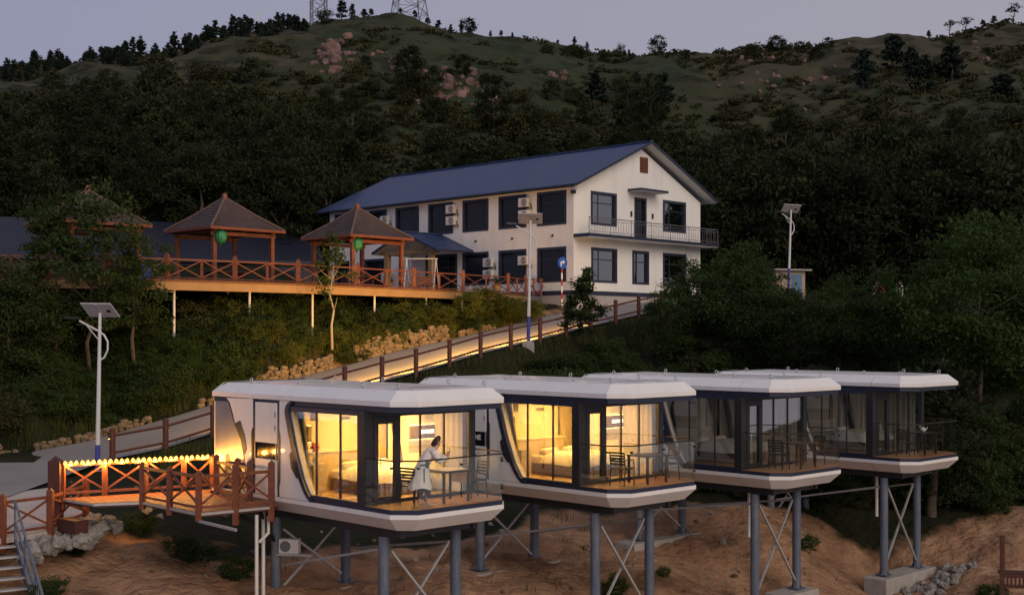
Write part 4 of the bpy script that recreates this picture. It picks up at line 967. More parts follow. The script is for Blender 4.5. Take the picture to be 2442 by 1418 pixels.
# attic louvre, door canopy, balcony
g = MB(); ay = ft_(1535); g.box(-.05, .03, -ay - .42, -ay + .42, 8.15, 9.2); lo_ = g.build('attic_louvre', 'louver', ho)
for k in range(9): MB().beam((-.07, -ay - .38, 8.25 + .1 * k), (-.07, -ay + .38, 8.25 + .1 * k), .03, .05).build('louvre_slat', 'louver', lo_)
cy = ft_(1530); MB().box(-1.15, -.003, -cy - 1.5, -cy + 1.5, 6.78, 6.92).build('door_canopy', 'house_navy', ho); MB().box(-1.12, -.003, -cy - 1.47, -cy + 1.47, 6.76, 6.777).build('canopy_soffit', 'house_white', ho)
MB().box(-1.35, -.003, -Wd - .35, .02, 3.40, 3.62).build('balcony_slab', 'house_navy', ho); MB().box(-1.33, -.003, -Wd - .33, 0, 3.37, 3.397).build('balcony_soffit', 'house_white', ho)
bra = MB()
bl = [(-1.3, .0), (-1.3, -Wd - .3), (-.02, -Wd - .3)]
br_ = thing  # (name kept local)
for (a, b), (c, d) in zip(bl[:-1], bl[1:]):
    p = Vector((a, b, 3.62)); q = Vector((c, d, 3.62)); L = (q - p).length
    MB().tube(p + Vector((0, 0, 1.0)), q + Vector((0, 0, 1.0)), .03).build('balcony_rail', 'rail_grey', ho); MB().tube(p + Vector((0, 0, .84)), q + Vector((0, 0, .84)), .018).build('balcony_rail', 'rail_grey', ho); MB().tube(p + Vector((0, 0, .12)), q + Vector((0, 0, .12)), .018).build('balcony_rail', 'rail_grey', ho)
    k = int(L / .26)
    for i in range(k + 1):
        r = p.lerp(q, i / k); MB().tube(r + Vector((0, 0, 0 if i % 8 == 0 else .12)), r + Vector((0, 0, 1.0 if i % 8 == 0 else .84)), .022 if i % 8 == 0 else .011, n=6).build('baluster', 'rail_grey', ho)
for y in (cy + 1.15, cy - 1.15): MB().box(-.1, -.003, -y - .05, -y + .05, 5.1, 5.45).build('wall_lamp', 'black', ho)
for px_ in (1222, 1318, 1135): MB().lathe([(.09, 0), (.09, .1), (.02, .14)], 10, (fs_(px_), .02, 3.55)).build('wall_fitting', 'black', ho)
MB().box(-.25, .0, .05, .3, 6.15, 6.4).build('camera_box', 'black', ho); MB().box(-.5, -.25, .25, .5, 6.35, 6.55).build('corner_lamp', 'galv', ho)
# air conditioners on the long front
def ac(x, z, parent_loc, lb):
    p = HC + HD1 * x - HD2 * .03; t = thing('air_conditioner', lb, 'air conditioner', Vector((p.x, p.y, HC.z + z)), HA, 'outdoor air conditioner units')
    MB().box(-.42, .42, .08, .40, .03, .63).build('casing', 'ac_white', t, bev=.02)
    fd = MB().lathe([(.245, 0), (.245, .012), (.02, .012)], 20).build('fan_disc', 'ac_grille', t); fd.location = (-.12, .402, .33); fd.rotation_euler = (R(-90), 0, 0)
    for k in range(5): MB().torus((-.12, .42, .33), .04 + .05 * k, .006, 'y', 20, 4).build('grille_ring', 'ac_white', t)
    MB().box(-.4, .4, .0, .40, 0, .028).build('bracket', 'black', t); MB().sweep([(-.46, .2, .3), (-.52, .15, .1), (-.48, .02, -.15)], [.03] * 3, 8).build('hose', 'black', t)
A_c = 'white air conditioner '
for px_, z, lb in ((1257, 5.55, 'upper unit of the pair by the upstairs corner window'), (1257, 4.75, 'lower unit of the pair by the upstairs corner window'), (1083, 5.6, 'upper unit of the pair between upstairs middle windows'), (1083, 4.8, 'lower unit of the pair between upstairs middle windows'), (925, 5.3, 'alone beside the window above the nearest gazebo roof'), (1256, 1.75, 'alone between the two ground floor windows nearest the corner'), (1172, 1.75, 'upper unit of the ground floor pair near the porch'), (1172, .95, 'lower unit of the ground floor pair near the porch'), (928, 1.1, 'alone on the ground floor behind the nearest gazebo')):
    ac(fs_(px_), z, None, A_c + lb)
# porch on the long front
po = thing('porch', 'entrance porch with small blue gable roof on cream columns', 'porch', HC + HD1 * 12.45 - HD2 * .05, HA + R(90))
# local: x = outward from the front (-HD2), y = -HD1
roof(po, .02, 3.5, -3.3, 3.3, 2.95, 4.25)
for y in (-2.3, 2.3): MB().box(2.75, 3.1, y - .18, y + .18, -.25, 2.75).build('column', 'fascia', po)
MB().box(2.8, 3.05, -3.0, 3.0, 2.76, 3.0).build('beam', 'fascia', po); MB().box(-.02, 3.4, -3.0, 3.0, -.3, -.2).build('step', 'concrete', po)

# ------------------------------------------------------------------ street furniture
def lamp_post(base, H, lb, ang, tilt=0, blue=1.9):
    t = thing('solar_street_lamp', lb, 'street lamp', base, ang, 'solar street lamps'); t.rotation_euler = (0, tilt, ang)
    MB().tube((0, 0, 0), (0, 0, blue), .095, .088, 14).build('painted_base', 'lamp_blue', t); MB().tube((0, 0, blue + .001), (0, 0, H), .085, .055, 14).build('pole', 'lamp_white', t)
    MB().box(-.16, .16, -.16, .16, -.3, .03).build('base_plate', 'concrete', t)
    a = [(.0, 0, H - 1.75), (.18, 0, H - 1.62), (.30, 0, H - 1.35), (.30, 0, H - 1.05), (.16, 0, H - .80), (-.05, 0, H - .66), (-.75, 0, H - .30)]
    MB().sweep(a, [.035] * len(a), 8).build('arm', 'lamp_white', t); MB().tube((-.5, 0, H - .44), (-.02, 0, H - 1.0), .018, n=6).build('arm_stay', 'lamp_white', t)
    MB().box(-1.28, -.73, -.13, .13, H - .24, H - .16).build('lamp_head', 'black', t).rotation_euler = (0, 0, 0)
    pn = MB().box(-.62, .62, -.40, .40, -.018, .018).build('solar_panel', 'solar_back', t); pn.location = (0, 0, H + .10); pn.rotation_euler = (R(-36), 0, R(-14))
    MB().box(-.60, .60, -.38, .38, .0185, .022).build('cells', 'solar_cell', pn); MB().box(.28, .42, -.05, .06, -.05, -.0185).build('junction_box', 'black', pn); MB().box(-.02, .02, -.4, .4, -.04, -.0185).build('batten', 'solar_back', pn)
    return t
b0 = at(232, 1102, 45.8); b0.z = zt(b0.x, b0.y)
lamp_post(b0, 5.75, 'white solar street lamp with blue foot beside the lowest fence post', R(0), R(1.0), .95)
b1 = at(1260, 814, 65.0)
lamp_post(b1, 6.25, 'white solar street lamp with blue foot before the house corner', R(12), R(1.0), 1.3)
MB().box(-.3, .3, -.3, .3, -1.2, -.02).build('lamp_footing', 'concrete').location = b1; tag(bpy.data.objects['lamp_footing'], 'square concrete block under the solar lamp before the house', 'footing')
b2 = at(1880, 706, 86); lamp_post(b2, 5.9, 'thin solar street lamp standing beside the small shed', R(25), R(2.2))
sp = thing('road_sign', 'round blue arrow sign on a red and white striped pole', 'sign', at(1340, 728, 77.5), R(35))
for k in range(7): MB().tube((0, 0, .4 * k), (0, 0, .4 * k + .399), .05, n=12).build('pole_band', 'sign_red' if k % 2 else 'text_white', sp)
dsc = MB().lathe([(.01, -.012), (.36, -.012), (.36, .012), (.01, .012)], 24).build('disc', 'sign_blue', sp); dsc.location = (0, -.07, 2.62); dsc.rotation_euler = (R(90), 0, 0)
g = MB(); g.prism([(-.16, 2.40), (-.09, 2.40), (-.09, 2.62), (.02, 2.62), (.02, 2.54), (.16, 2.67), (.02, 2.80), (.02, 2.70), (-.16, 2.70)], -.092, -.084, 'y'); g.build('arrow', 'text_white', sp)
# small shed
sh = thing('shed', 'small flat-roofed shed with a blue door beside the solar lamp', 'shed', at(1885, 712, 90), R(22)); 
MB().box(-1.25, 1.25, 0, 2.2, -.8, 2.0).build('wall', 'shed_wall', sh); MB().box(-1.5, 1.6, -.35, 2.4, 2.003, 2.12).build('roof', 'concrete', sh); MB().box(.1, .95, -.04, -.003, -.1, 1.75).build('door', 'shed_door', sh)
# unit under the first cabin
ad = thing('air_conditioner', 'white air conditioner hung low between the stilts of the nearest cabin', 'air conditioner', at(691, 1318, 32.0), R(-8), 'outdoor air conditioner units')
MB().box(-.26, .26, -.12, .12, .0, .37).build('casing', 'ac_white', ad, bev=.02); fd = MB().lathe([(.14, 0), (.14, .01), (.01, .01)], 18).build('fan_disc', 'ac_grille', ad); fd.location = (-.08, -.122, .19); fd.rotation_euler = (R(90), 0, 0)
MB().box(-.3, .62, -.12, .12, -.05, -.003).build('bracket', 'galv', ad)
# dark timber stand at the sand's edge
ws = thing('timber_stand', 'dark timber stand with a slatted rail on the sand below the cabins', 'stand', at(2390, 1420, 36.5), R(-12))
for x, h in ((0, 1.75), (1.3, 1.4)): MB().box(x - .06, x + .06, -.06, .06, -.8, h).build('post', 'timber_dark', ws)
for z in (.55, .25): MB().box(.05, 1.9, -.04, .04, z, z + .08).build('rail', 'timber_dark', ws)
for k in range(12): MB().box(.12 + .11 * k, .17 + .11 * k, -.03, .03, .33, .55).build('slat', 'timber_dark', ws)
MB().box(.0, 1.9, .3, .8, .55, .62).build('shelf', 'timber_dark', ws)
# lattice towers on the hill
def tower(px, Y, H, w0, w1, lb):
    b = on_ground(px, Y, -.5); t = thing('lattice_tower', lb, 'tower', b, R(20)); n = 8
    def wd(f): return w0 + (w1 - w0) * (1 - (1 - f) ** 1.6)
    for sx, sy in ((1, 1), (1, -1), (-1, -1), (-1, 1)):
        MB().sweep([(sx * wd(k / n), sy * wd(k / n), H * k / n) for k in range(n + 1)], [.14] * (n + 1), 5).build('leg', 'lattice', t)
    c = [(1, 1), (1, -1), (-1, -1), (-1, 1)]
    for k in range(n):
        f0, f1 = k / n, (k + 1) / n
        for j in range(4):
            a, b_ = c[j], c[(j + 1) % 4]; p = lambda q, f: Vector((q[0] * wd(f), q[1] * wd(f), H * f))
            MB().tube(p(a, f0), p(b_, f1), .07, n=4).build('lattice_bar', 'lattice', t); MB().tube(p(b_, f0), p(a, f1), .07, n=4).build('lattice_bar', 'lattice', t); MB().tube(p(a, f1), p(b_, f1), .06, n=4).build('lattice_bar', 'lattice', t)
    return t
tower(975, 284, 26, 3.9, 1.4, 'broad lattice pylon on the hilltop, its legs spreading at the foot')
tower(760, 286, 22, 1.7, 1.5, 'narrow lattice mast on the hilltop beside the pines')
po_ = thing('utility_pole', 'thin pale utility pole at the edge of the hilltop pines', 'pole', on_ground(613, 268, -.5)); MB().tube((0, 0, 0), (0, 0, 6.0), .16, .11, 8).build('shaft', 'pipe_white', po_); MB().box(-.8, .8, -.06, .06, 5.4, 5.55).build('crossarm', 'pipe_white', po_)
po2 = thing('antenna_pole', 'thin antenna pole beside the narrow lattice mast', 'pole', on_ground(709, 284, -.5)); MB().tube((0, 0, 0), (0, 0, 5.6), .1, .06, 8).build('shaft', 'lattice', po2); MB().lathe([(.02, 5.6), (.18, 5.65), (.02, 5.9)], 8).build('tip', 'lattice', po2)

# ------------------------------------------------------------------ vegetation
def leaf_cloud(name, m, n_clumps, per, rx, rz, zc, leaf, seed, shell=.55, flat=.5, clump_r=.28, top_bias=0.0, cone=0.0):
    """crown: leaf-sized faces gathered in uneven clumps through the crown's volume"""
    r = np.random.default_rng(seed); V = []
    for c in range(n_clumps):
        d = r.normal(size=3); d /= np.linalg.norm(d); rad = shell + (1 - shell) * r.random() ** .6
        k = 1 + .28 * mnoise.noise(Vector(d * 1.7) + Vector((seed, 0, 0)))
        h = d[2] * rad * k
        tap = 1 - cone * (h + 1) / 2
        cen = np.array([d[0] * rx * rad * k * tap, d[1] * rx * rad * k * tap, zc + h * rz])
        cr = clump_r * rx * (.6 + .8 * r.random()) * (1 - .5 * cone * (h + 1) / 2)
        P = cen + r.normal(size=(per, 3)) * cr * np.array([1, 1, flat]) * .55
        N = r.normal(size=(per, 3)) + np.array([0, 0, 1.0]); N /= np.linalg.norm(N, axis=1)[:, None]
        T = np.cross(N, r.normal(size=(per, 3))); T /= np.linalg.norm(T, axis=1)[:, None]; B = np.cross(N, T)
        s = leaf * (.6 + .8 * r.random(per))[:, None]
        V.append(np.stack([P - T * s, P + B * s * .45, P + T * s, P - B * s * .45], 1))
    V = np.concatenate(V).reshape(-1, 3); nf = len(V) // 4
    me = bpy.data.meshes.new(name); me.vertices.add(len(V)); me.vertices.foreach_set('co', V.astype(np.float32).ravel())
    me.loops.add(nf * 4); me.loops.foreach_set('vertex_index', np.arange(nf * 4, dtype=np.int32)); me.polygons.add(nf); me.polygons.foreach_set('loop_start', np.arange(0, nf * 4, 4, dtype=np.int32))
    me.update(); me.validate(); me.materials.append(MATS[m]); return me
def trunk_mesh(name, h, r, seed, m='bark', limbs=6, spread=.5, lean=0):
    rd = random.Random(seed); g = MB(); pts = [Vector((lean * (k / 5) ** 2 + rd.uniform(-.03, .03) * h, rd.uniform(-.03, .03) * h, h * k / 5)) for k in range(6)]; pts[0] = Vector((0, 0, -.4))
    g.sweep(pts, [r * (1.15 - .17 * k) for k in range(6)], 8)
    for i in range(limbs):
        k = rd.randint(2, 4); a = rd.uniform(0, 6.28); L = h * spread * rd.uniform(.5, 1)
        e = pts[k] + Vector((math.cos(a) * L, math.sin(a) * L, L * rd.uniform(.5, 1.1))); mid_ = pts[k].lerp(e, .5) + Vector((0, 0, -.06 * L))
        g.sweep([pts[k], mid_, e], [r * .5, r * .3, r * .1], 6)
    return g.mesh(name, m, True)
def plant(name, cat, crown, trunk, p, s=1, rz=None, label='', group=None, cname='crown', sz=None):
    t = thing(name, label, cat, p, random.uniform(0, 6.28) if rz is None else rz, group)
    t.scale = (s * random.uniform(.85, 1.15), s, sz or s * (random.uniform(.78, 1.28) if group else 1)); obj(cname, crown, t)
    if trunk: obj('trunk', trunk, t)
    return t
TB_ = trunk_mesh('trunk', 3.2, .14, 1); TP = trunk_mesh('trunk', 2.6, .055, 2, 'bark', 7, .4); TB_ = trunk_mesh('trunk', 2.6, .07, 1, 'bark', 6, .45)
BIG = [leaf_cloud('crown', 'leaf_bright', 120, 150, 2.0, 2.3, 2.6, .072, 11), leaf_cloud('crown', 'leaf_mid', 105, 150, 1.8, 2.2, 2.4, .070, 12)]
LOOSE = leaf_cloud('crown', 'leaf_mid', 54, 100, 1.5, 2.2, 3.0, .075, 14, .3, .6, .22)
BUSH = [leaf_cloud('foliage', mm, 50, 100, 1.0, .75, .72, .056, 30 + i, .35) for i, mm in enumerate(('leaf_mid', 'leaf_mid', 'leaf_bright', 'leaf_scrub'))]
LIT_BUSH = [leaf_cloud('foliage', 'leaf_lamplit', 50, 100, 1.0, .8, .75, .056, 36 + i, .35) for i in range(2)]
SPIKE = leaf_cloud('foliage', 'leaf_mid', 60, 55, .9, 1.5, 1.5, .075, 41, .25, .9, .2, cone=.8)
DARK = [leaf_cloud('crown', 'leaf_dark', 60, 90, 1.9, 2.7, 3.0, .125, 50 + i, .5, clump_r=.3) for i in range(4)]
HTREE = [leaf_cloud('crown', 'leaf_dark', 38, 44, 1.7, 1.7, 1.45, .16, 60 + i, .45, clump_r=.32) for i in range(4)]
HT2 = [leaf_cloud('crown', 'leaf_scrub', 34, 44, 1.7, 1.4, 1.2, .15, 90 + i, .4, clump_r=.36) for i in range(3)]
PINE = [leaf_cloud('crown', 'leaf_pine', 42, 24, 1.35, 2.0, 2.4, .22, 70 + i, .3, .45, .3, cone=.72) for i in range(4)]
SCR = [leaf_cloud('foliage', mm, 10, 9, 1.0, .6, .45, .27, 80 + i, .3) for i, mm in enumerate(('leaf_scrub', 'leaf_dark', 'leaf_scrub'))]
TD = trunk_mesh('trunk', 3.4, .16, 5, limbs=5); TH = trunk_mesh('trunk', 1.8, .12, 6, limbs=4); TPN = trunk_mesh('trunk', 3.4, .11, 8, limbs=5, spread=.25)

def G(px, Y, dz=0): return on_ground(px, Y, dz)
# trees and bushes one can name
plant('leafy_tree', 'tree', LOOSE, TP, at(215, 862, 56.6), 1.62, 0, 'tall loose leafy tree in front of the half hidden gazebo', sz=1.62)
plant('leafy_tree', 'tree', LOOSE, TB_, at(130, 850, 56.4), 1.45, 2, 'lower leafy tree beside the tall one under the terrace')
plant('leafy_tree', 'tree', LOOSE, TB_, at(318, 838, 56.8), 1.15, 4, 'short leafy tree between the tall one and the first lit terrace posts')
plant('leafy_tree', 'tree', BIG[1], TB_, at(20, 900, 54.5), 1.15, 4, 'dense dark tree on the bank at the far terrace end')
plant('slender_tree', 'tree', leaf_cloud('crown', 'leaf_mid', 26, 46, .95, 1.55, 3.3, .085, 21, .35), trunk_mesh('trunk', 3.4, .06, 3, 'bark_pale', 5, .3), at(792, 812, 64.2), 1.0, 1, 'slender pale-stemmed young tree reaching over the terrace rail', sz=1.15)
plant('pointed_shrub', 'shrub', SPIKE, None, at(1392, 812, 67.2), 1.65, .5, 'pointed dark shrub standing before the road fence near the house', cname='foliage', sz=1.32)
plant('leafy_tree', 'tree', BIG[0], TB_, at(2335, 925, 55), 1.5, 0, 'big bright green tree at the edge of the wooded slope', sz=1.55)
plant('leafy_tree', 'tree', BIG[1], TB_, at(2480, 960, 56), 1.5, 1, 'rounded green tree next to the big bright one')
for k, (px_, py_, Y_, s_, m_) in enumerate(((1745, 850, 66, 1.25, 1), (1820, 870, 64, 1.05, 1), (1668, 805, 69, .95, 1), (1905, 880, 62, 1.0, 1), (1600, 840, 66, .8, 1), (2180, 930, 58, 1.15, 1), (2080, 900, 60, .95, 1), (2000, 880, 60, .85, 1))):
    plant('leafy_tree', 'tree', BIG[m_], TB_, at(px_, py_, Y_), s_, k, 'dark leafy tree on the slope below the road behind the cabins', 'trees on the slope behind the cabins')
# bushes on the bank between road and terrace, and below the road
for k in range(240):
    kf = random.uniform(-4.5, 9.5); d = random.uniform(.7, 4.8); p = far_edge(min(kf, 11)) + RN * d
    if kf > 7.5 and d > 2.2: continue
    z = zt(p.x, p.y); s = random.uniform(.45, .95)
    plant('bank_bush', 'bush', random.choice(LIT_BUSH + BUSH[:1] if kf > .2 else BUSH[:3]), None, Vector((p.x, p.y, z - .12)), s, None, 'low green bush on the bank between road and terrace', 'bushes on the bank below the terrace', 'foliage')
for k in range(330):
    px_ = random.uniform(-150, 900); Y_ = random.uniform(49.5, 64); d, _ = road_at((px_ - CXP) / F * Y_, Y_)
    if d < 1.0: continue
    plant('dark_shrub', 'bush', BUSH[random.choice((0, 1, 1, 3))], None, G(px_, Y_, -.15), random.uniform(.55, 1.1), None, 'dark bush on the steep bank under the terrace', 'dark bushes under the terrace', 'foliage')
for k in range(190):
    px_ = random.uniform(1240, 2650); Y_ = random.uniform(46.5, 74); X = (px_ - CXP) / F * Y_; d, _ = road_at(X, Y_)
    fy = float(np.interp(px_, [1218, 1350, 1577, 1676, 2600], [66, 69, 75, 78, 90]))
    if d < .7 or Y_ > fy: continue
    plant('slope_bush', 'bush', BUSH[random.choice((0, 1, 1, 3))], None, G(px_, Y_, -.15), random.uniform(.6, 1.25), None, 'dark bush on the slope between road fence and cabins', 'bushes on the slope behind the cabins', 'foliage')
for px_, py_, Y_, s_ in ((1115, 742, 72, .95), (1165, 738, 73.5, 1.0), (1215, 742, 74, .9), (1265, 752, 74.5, .75), (1060, 762, 71, .7)):
    plant('bank_bush', 'bush', LIT_BUSH[0], None, at(px_, py_ + 12, Y_), s_, None, 'bush coloured as if lamplit where the terrace meets the road', 'bushes at the terrace corner', 'foliage')
# dark wood behind the house and over the right slope
cnt = 0
for k in range(420):
    if k < 150: px_ = random.uniform(1640, 2700); Y_ = random.uniform(93, 125); s_ = random.uniform(1.2, 1.9)
    elif k < 270: px_ = random.uniform(-250, 800); Y_ = random.uniform(98, 126); s_ = random.uniform(1.0, 1.6)
    else:
        px_ = random.uniform(-250, 2700); Y_ = random.uniform(118, 172); s_ = random.uniform(.8, 1.4)
        if px_ < 750 and Y_ > 138: continue
    X = (px_ - CXP) / F * Y_; q = Vector((X - HC.x, Y_ - HC.y, 0))
    if -3 < q.dot(HD1) < HLEN + 3 and -8 < q.dot(HD2) < HWID + 4: continue
    if 1760 < px_ < 2230 and Y_ < 96: continue
    if cnt >= 290: break
    cnt += 1
    plant('wood_tree', 'tree', random.choice(DARK), TD, G(px_, Y_, -.3), s_, None, *(('dark broadleaf tree in the wood beside and behind the small shed', 'trees of the wood by the shed') if px_ > 1640 else (('dark broadleaf tree in the wood behind the gazebos', 'trees of the wood behind the gazebos') if px_ < 800 else ('dark broadleaf tree in the wood between house and hill', 'trees of the wood behind the house'))))
cnt = 0
while cnt < 230:
    px_ = random.uniform(-200, 2640); f = random.random() ** .8; Y_ = 135 + 125 * f
    X = (px_ - CXP) / F * Y_; dens = .5 + .9 * fbm(X * .03, Y_ * .03, 12.0) + (.5 if Y_ < 170 else 0) - (.42 if Y_ > 190 else 0) - (.2 if (px_ < 1300 and Y_ > 200) else 0)
    if random.random() > dens: continue
    cnt += 1
    plant('hill_tree', 'tree', random.choice(HTREE + HT2), TH, G(px_, Y_, -.3), random.uniform(.35, 1.45) * (1.0 if Y_ < 200 else .75), None, *(('dark round tree on the hillside below the pylons', 'trees on the hillside below the pylons') if px_ < 1300 else ('dark round tree on the rocky hillside of the long ridge', 'trees on the rocky ridge')))
def crest(px_):
    best = max((on_ground(px_, Y).z / Y, Y) for Y in np.arange(170, 320, 6)); return best[1]
cnt = 0
for k in range(170):
    px_ = random.uniform(-30, 740); c = crest(px_); Y_ = c + random.uniform(-14, 6)
    plant('hill_pine', 'pine', random.choice(PINE), TPN, G(px_, Y_, -.3), random.uniform(.5, .95) * (.75 + .3 * (px_ / 700)), None, 'small dark pine in the belt along the hill crest', 'pines along the hill crest')
for px_, s_ in ((690, 1.0), (815, 1.1), (840, .75), (868, .7), (885, .55), (955, .45), (990, .55), (1020, .6), (1045, .65), (1075, .55), (1100, .6), (1170, .4), (1195, .4), (1222, .35), (1250, .25), (1330, .35), (1370, .5), (1400, .45), (1440, .4), (1490, .4), (1500, .35), (1865, .45), (1885, .4), (2215, .5), (2345, .6), (2370, .7)):
    plant('hill_pine', 'pine', random.choice(PINE), TPN, G(px_, crest(px_) - 1, -.2), s_ * .9, None, 'single small pine standing on the open skyline', 'pines on the open skyline')
plant('round_tree', 'tree', HTREE[0], TH, G(1118, crest(1118) - 1, -.2), .95, 0, 'compact round tree on the skyline beside the pylon')
for px_, s_, lb in ((2265, .85, 'airy umbrella-shaped tree on the ridge, first of two side by side'), (2303, .95, 'airy umbrella-shaped tree on the ridge, second of two side by side'), (2418, 1.15, 'tall airy tree on the ridge near its pines')):
    plant('ridge_tree', 'tree', leaf_cloud('crown', 'leaf_pine', 20, 16, 1.5, .8, 2.9, .17, int(px_), .4), TPN, G(px_, crest(px_) - .5, -.2), s_, 0, lb)
for px_, Y_ in ((2130, 205), (2175, 198), (2060, 195), (2205, 192), (1420, 195), (1580, 188), (2390, 190), (2270, 200)):
    plant('dark_cypress', 'tree', PINE[px_ % 4], TPN, G(px_, Y_, -.3), 1.55, None, 'tall dark pointed tree on the upper hillside', 'pointed trees on the upper hillside')
# low scrub covering the hillside: too many to count
def scrub_mass():
    r = np.random.default_rng(5); V = []
    base = [np.array([v.co[:] for v in m.vertices]) for m in SCR]
    for k in range(11000):
        Y = 95 + 190 * r.random() ** .75; px = r.uniform(-250, 2700); X = (px - CXP) / F * Y
        q = Vector((X - HC.x, Y - HC.y, 0))
        if -3 < q.dot(HD1) < HLEN + 3 and -8 < q.dot(HD2) < HWID + 4: continue
        if Y > 180 and fbm(X * .05, Y * .05, 20.0) < (.28 if px < 1350 else -.02): continue
        if fbm(X * .05, Y * .05, 20.0) < -.35: continue
        s = r.uniform(.35, 1.0); a = r.uniform(0, 6.28); b = base[k % 3]; c, s_ = math.cos(a) * s, math.sin(a) * s
        V.append(np.stack([b[:, 0] * c - b[:, 1] * s_ + X, b[:, 0] * s_ + b[:, 1] * c + Y, b[:, 2] * s + zt(X, Y) - .1], 1))
    V = np.concatenate(V); nf = len(V) // 4; me = bpy.data.meshes.new('hill_scrub')
    me.vertices.add(len(V)); me.vertices.foreach_set('co', V.astype(np.float32).ravel()); me.loops.add(nf * 4); me.loops.foreach_set('vertex_index', np.arange(nf * 4, dtype=np.int32)); me.polygons.add(nf); me.polygons.foreach_set('loop_start', np.arange(0, nf * 4, 4, dtype=np.int32)); me.update(); me.validate()
    me.materials.append(MATS['leaf_scrub']); o = obj('hill_scrub', me); tag(o, 'low scrub covering the hillside', 'scrub'); o['kind'] = 'stuff'
scrub_mass()
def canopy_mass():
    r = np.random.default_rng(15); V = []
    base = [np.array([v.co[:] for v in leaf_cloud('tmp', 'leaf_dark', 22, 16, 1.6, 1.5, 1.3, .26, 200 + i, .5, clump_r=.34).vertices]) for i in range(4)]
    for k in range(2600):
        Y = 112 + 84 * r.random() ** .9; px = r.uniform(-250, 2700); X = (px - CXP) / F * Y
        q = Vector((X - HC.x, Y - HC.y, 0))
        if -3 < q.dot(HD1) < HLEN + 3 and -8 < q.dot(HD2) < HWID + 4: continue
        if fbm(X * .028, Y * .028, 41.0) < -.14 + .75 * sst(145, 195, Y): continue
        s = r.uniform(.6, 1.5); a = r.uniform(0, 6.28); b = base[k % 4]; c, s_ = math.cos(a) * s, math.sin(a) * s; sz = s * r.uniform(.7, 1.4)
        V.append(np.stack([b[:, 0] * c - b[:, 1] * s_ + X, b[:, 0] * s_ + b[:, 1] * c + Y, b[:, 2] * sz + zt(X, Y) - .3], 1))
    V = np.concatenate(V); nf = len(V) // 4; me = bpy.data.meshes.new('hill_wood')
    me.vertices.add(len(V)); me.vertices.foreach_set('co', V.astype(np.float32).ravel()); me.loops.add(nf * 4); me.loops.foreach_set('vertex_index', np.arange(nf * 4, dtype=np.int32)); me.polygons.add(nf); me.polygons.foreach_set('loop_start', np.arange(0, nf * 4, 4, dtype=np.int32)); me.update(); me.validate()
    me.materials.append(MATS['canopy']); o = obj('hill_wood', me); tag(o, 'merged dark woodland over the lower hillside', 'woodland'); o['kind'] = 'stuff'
canopy_mass()
def grass_mass(name, label, spots, hmin, hmax, m='grass', w=.012):
    g_v = []
    for X, Y, n in spots:
        z = zt(X, Y)
        for k in range(n):
            a = random.uniform(0, 6.28); x = X + random.gauss(0, .16); y = Y + random.gauss(0, .16); h = random.uniform(hmin, hmax); ln = random.uniform(.1, .5) * h
            d = (math.cos(a), math.sin(a)); sx = (-d[1] * w, d[0] * w)
            g_v += [(x - sx[0], y - sx[1], z - .05), (x + sx[0], y + sx[1], z - .05), (x + d[0] * ln, y + d[1] * ln, z + h)]
    me = bpy.data.meshes.new(name); nf = len(g_v) // 3; me.from_pydata(g_v, [], [(3 * i, 3 * i + 1, 3 * i + 2) for i in range(nf)]); me.materials.append(MATS[m]); o = obj(name, me); tag(o, label, 'grass'); o['kind'] = 'stuff'
sp_ = []
for k in range(2200):
    kf = random.uniform(-4.5, 10); p = far_edge(min(kf, 11)) + RN * random.uniform(.5, 4.5); sp_.append((p.x, p.y, 11))
for k in range(700):
    kf = random.uniform(-4.8, 11.5); k0 = int(math.floor(kf)); p = FP[k0].lerp(FP[min(k0 + 1, 13)], kf - k0) - RN * (abs(random.gauss(0, 1.6)) + .12); sp_.append((p.x, p.y, 9))
for k in range(700):
    px_ = random.uniform(-100, 900); Y_ = random.uniform(50, 62); X = (px_ - CXP) / F * Y_
    if road_at(X, Y_)[0] > .6: sp_.append((X, Y_, 8))
grass_mass('roadside_grass', 'rough grass along both sides of the road', sp_, .2, .6, w=.018)
sp_ = []
for k in range(60):
    px_ = random.uniform(-50, 520); Y_ = random.uniform(51, 55)
    X = (px_ - CXP) / F * Y_
    if road_at(X, Y_)[0] > .5: sp_.append((X, Y_, 9))
for k in range(26):
    p = far_edge(random.uniform(-1.5, 2.5)) + RN * random.uniform(1.2, 3.2); sp_.append((p.x, p.y, 9))
grass_mass('reed_grass', 'tall pale reeds growing on the bank', sp_, .9, 1.9, 'leaf_bright', .02)
sp_ = []
for k in range(420):
    px_ = random.uniform(150, 2440); Y_ = random.uniform(28, 46); X = (px_ - CXP) / F * Y_
    if fbm(X * .3, Y_ * .3, 33.0) > .12: sp_.append((X, Y_, 12))
grass_mass('sand_weeds', 'sparse weeds on the sandy ground under the cabins', sp_, .06, .22, 'leaf_mid', .012)
for px_, py_, Y_, s_ in ((1462, 1350, 35.5, .42), (1580, 1335, 37, .2), (1920, 1300, 42, .38), (2365, 1305, 40, .5), (180, 1300, 31.5, .2), (110, 1395, 28.5, .35), (130, 1360, 29, .3), (560, 1285, 33, .5), (330, 1245, 34.3, .5), (430, 1262, 33.6, .45), (480, 1270, 33.4, .5)):
    p = at(px_, py_, Y_); p.z = zt(p.x, p.y) - .05
    plant('weed_bush', 'bush', BUSH[px_ % 2], None, p, s_, None, 'small green bush growing on the sandy slope under the cabins', 'bushes on the sand', 'foliage')
for k in range(16):
    plant('slope_bush', 'bush', BUSH[k % 2], None, G(random.uniform(2180, 2520), random.uniform(49, 53), -.2), random.uniform(.9, 1.5), None, 'dark bush on the slope between road fence and cabins', 'bushes on the slope behind the cabins', 'foliage')
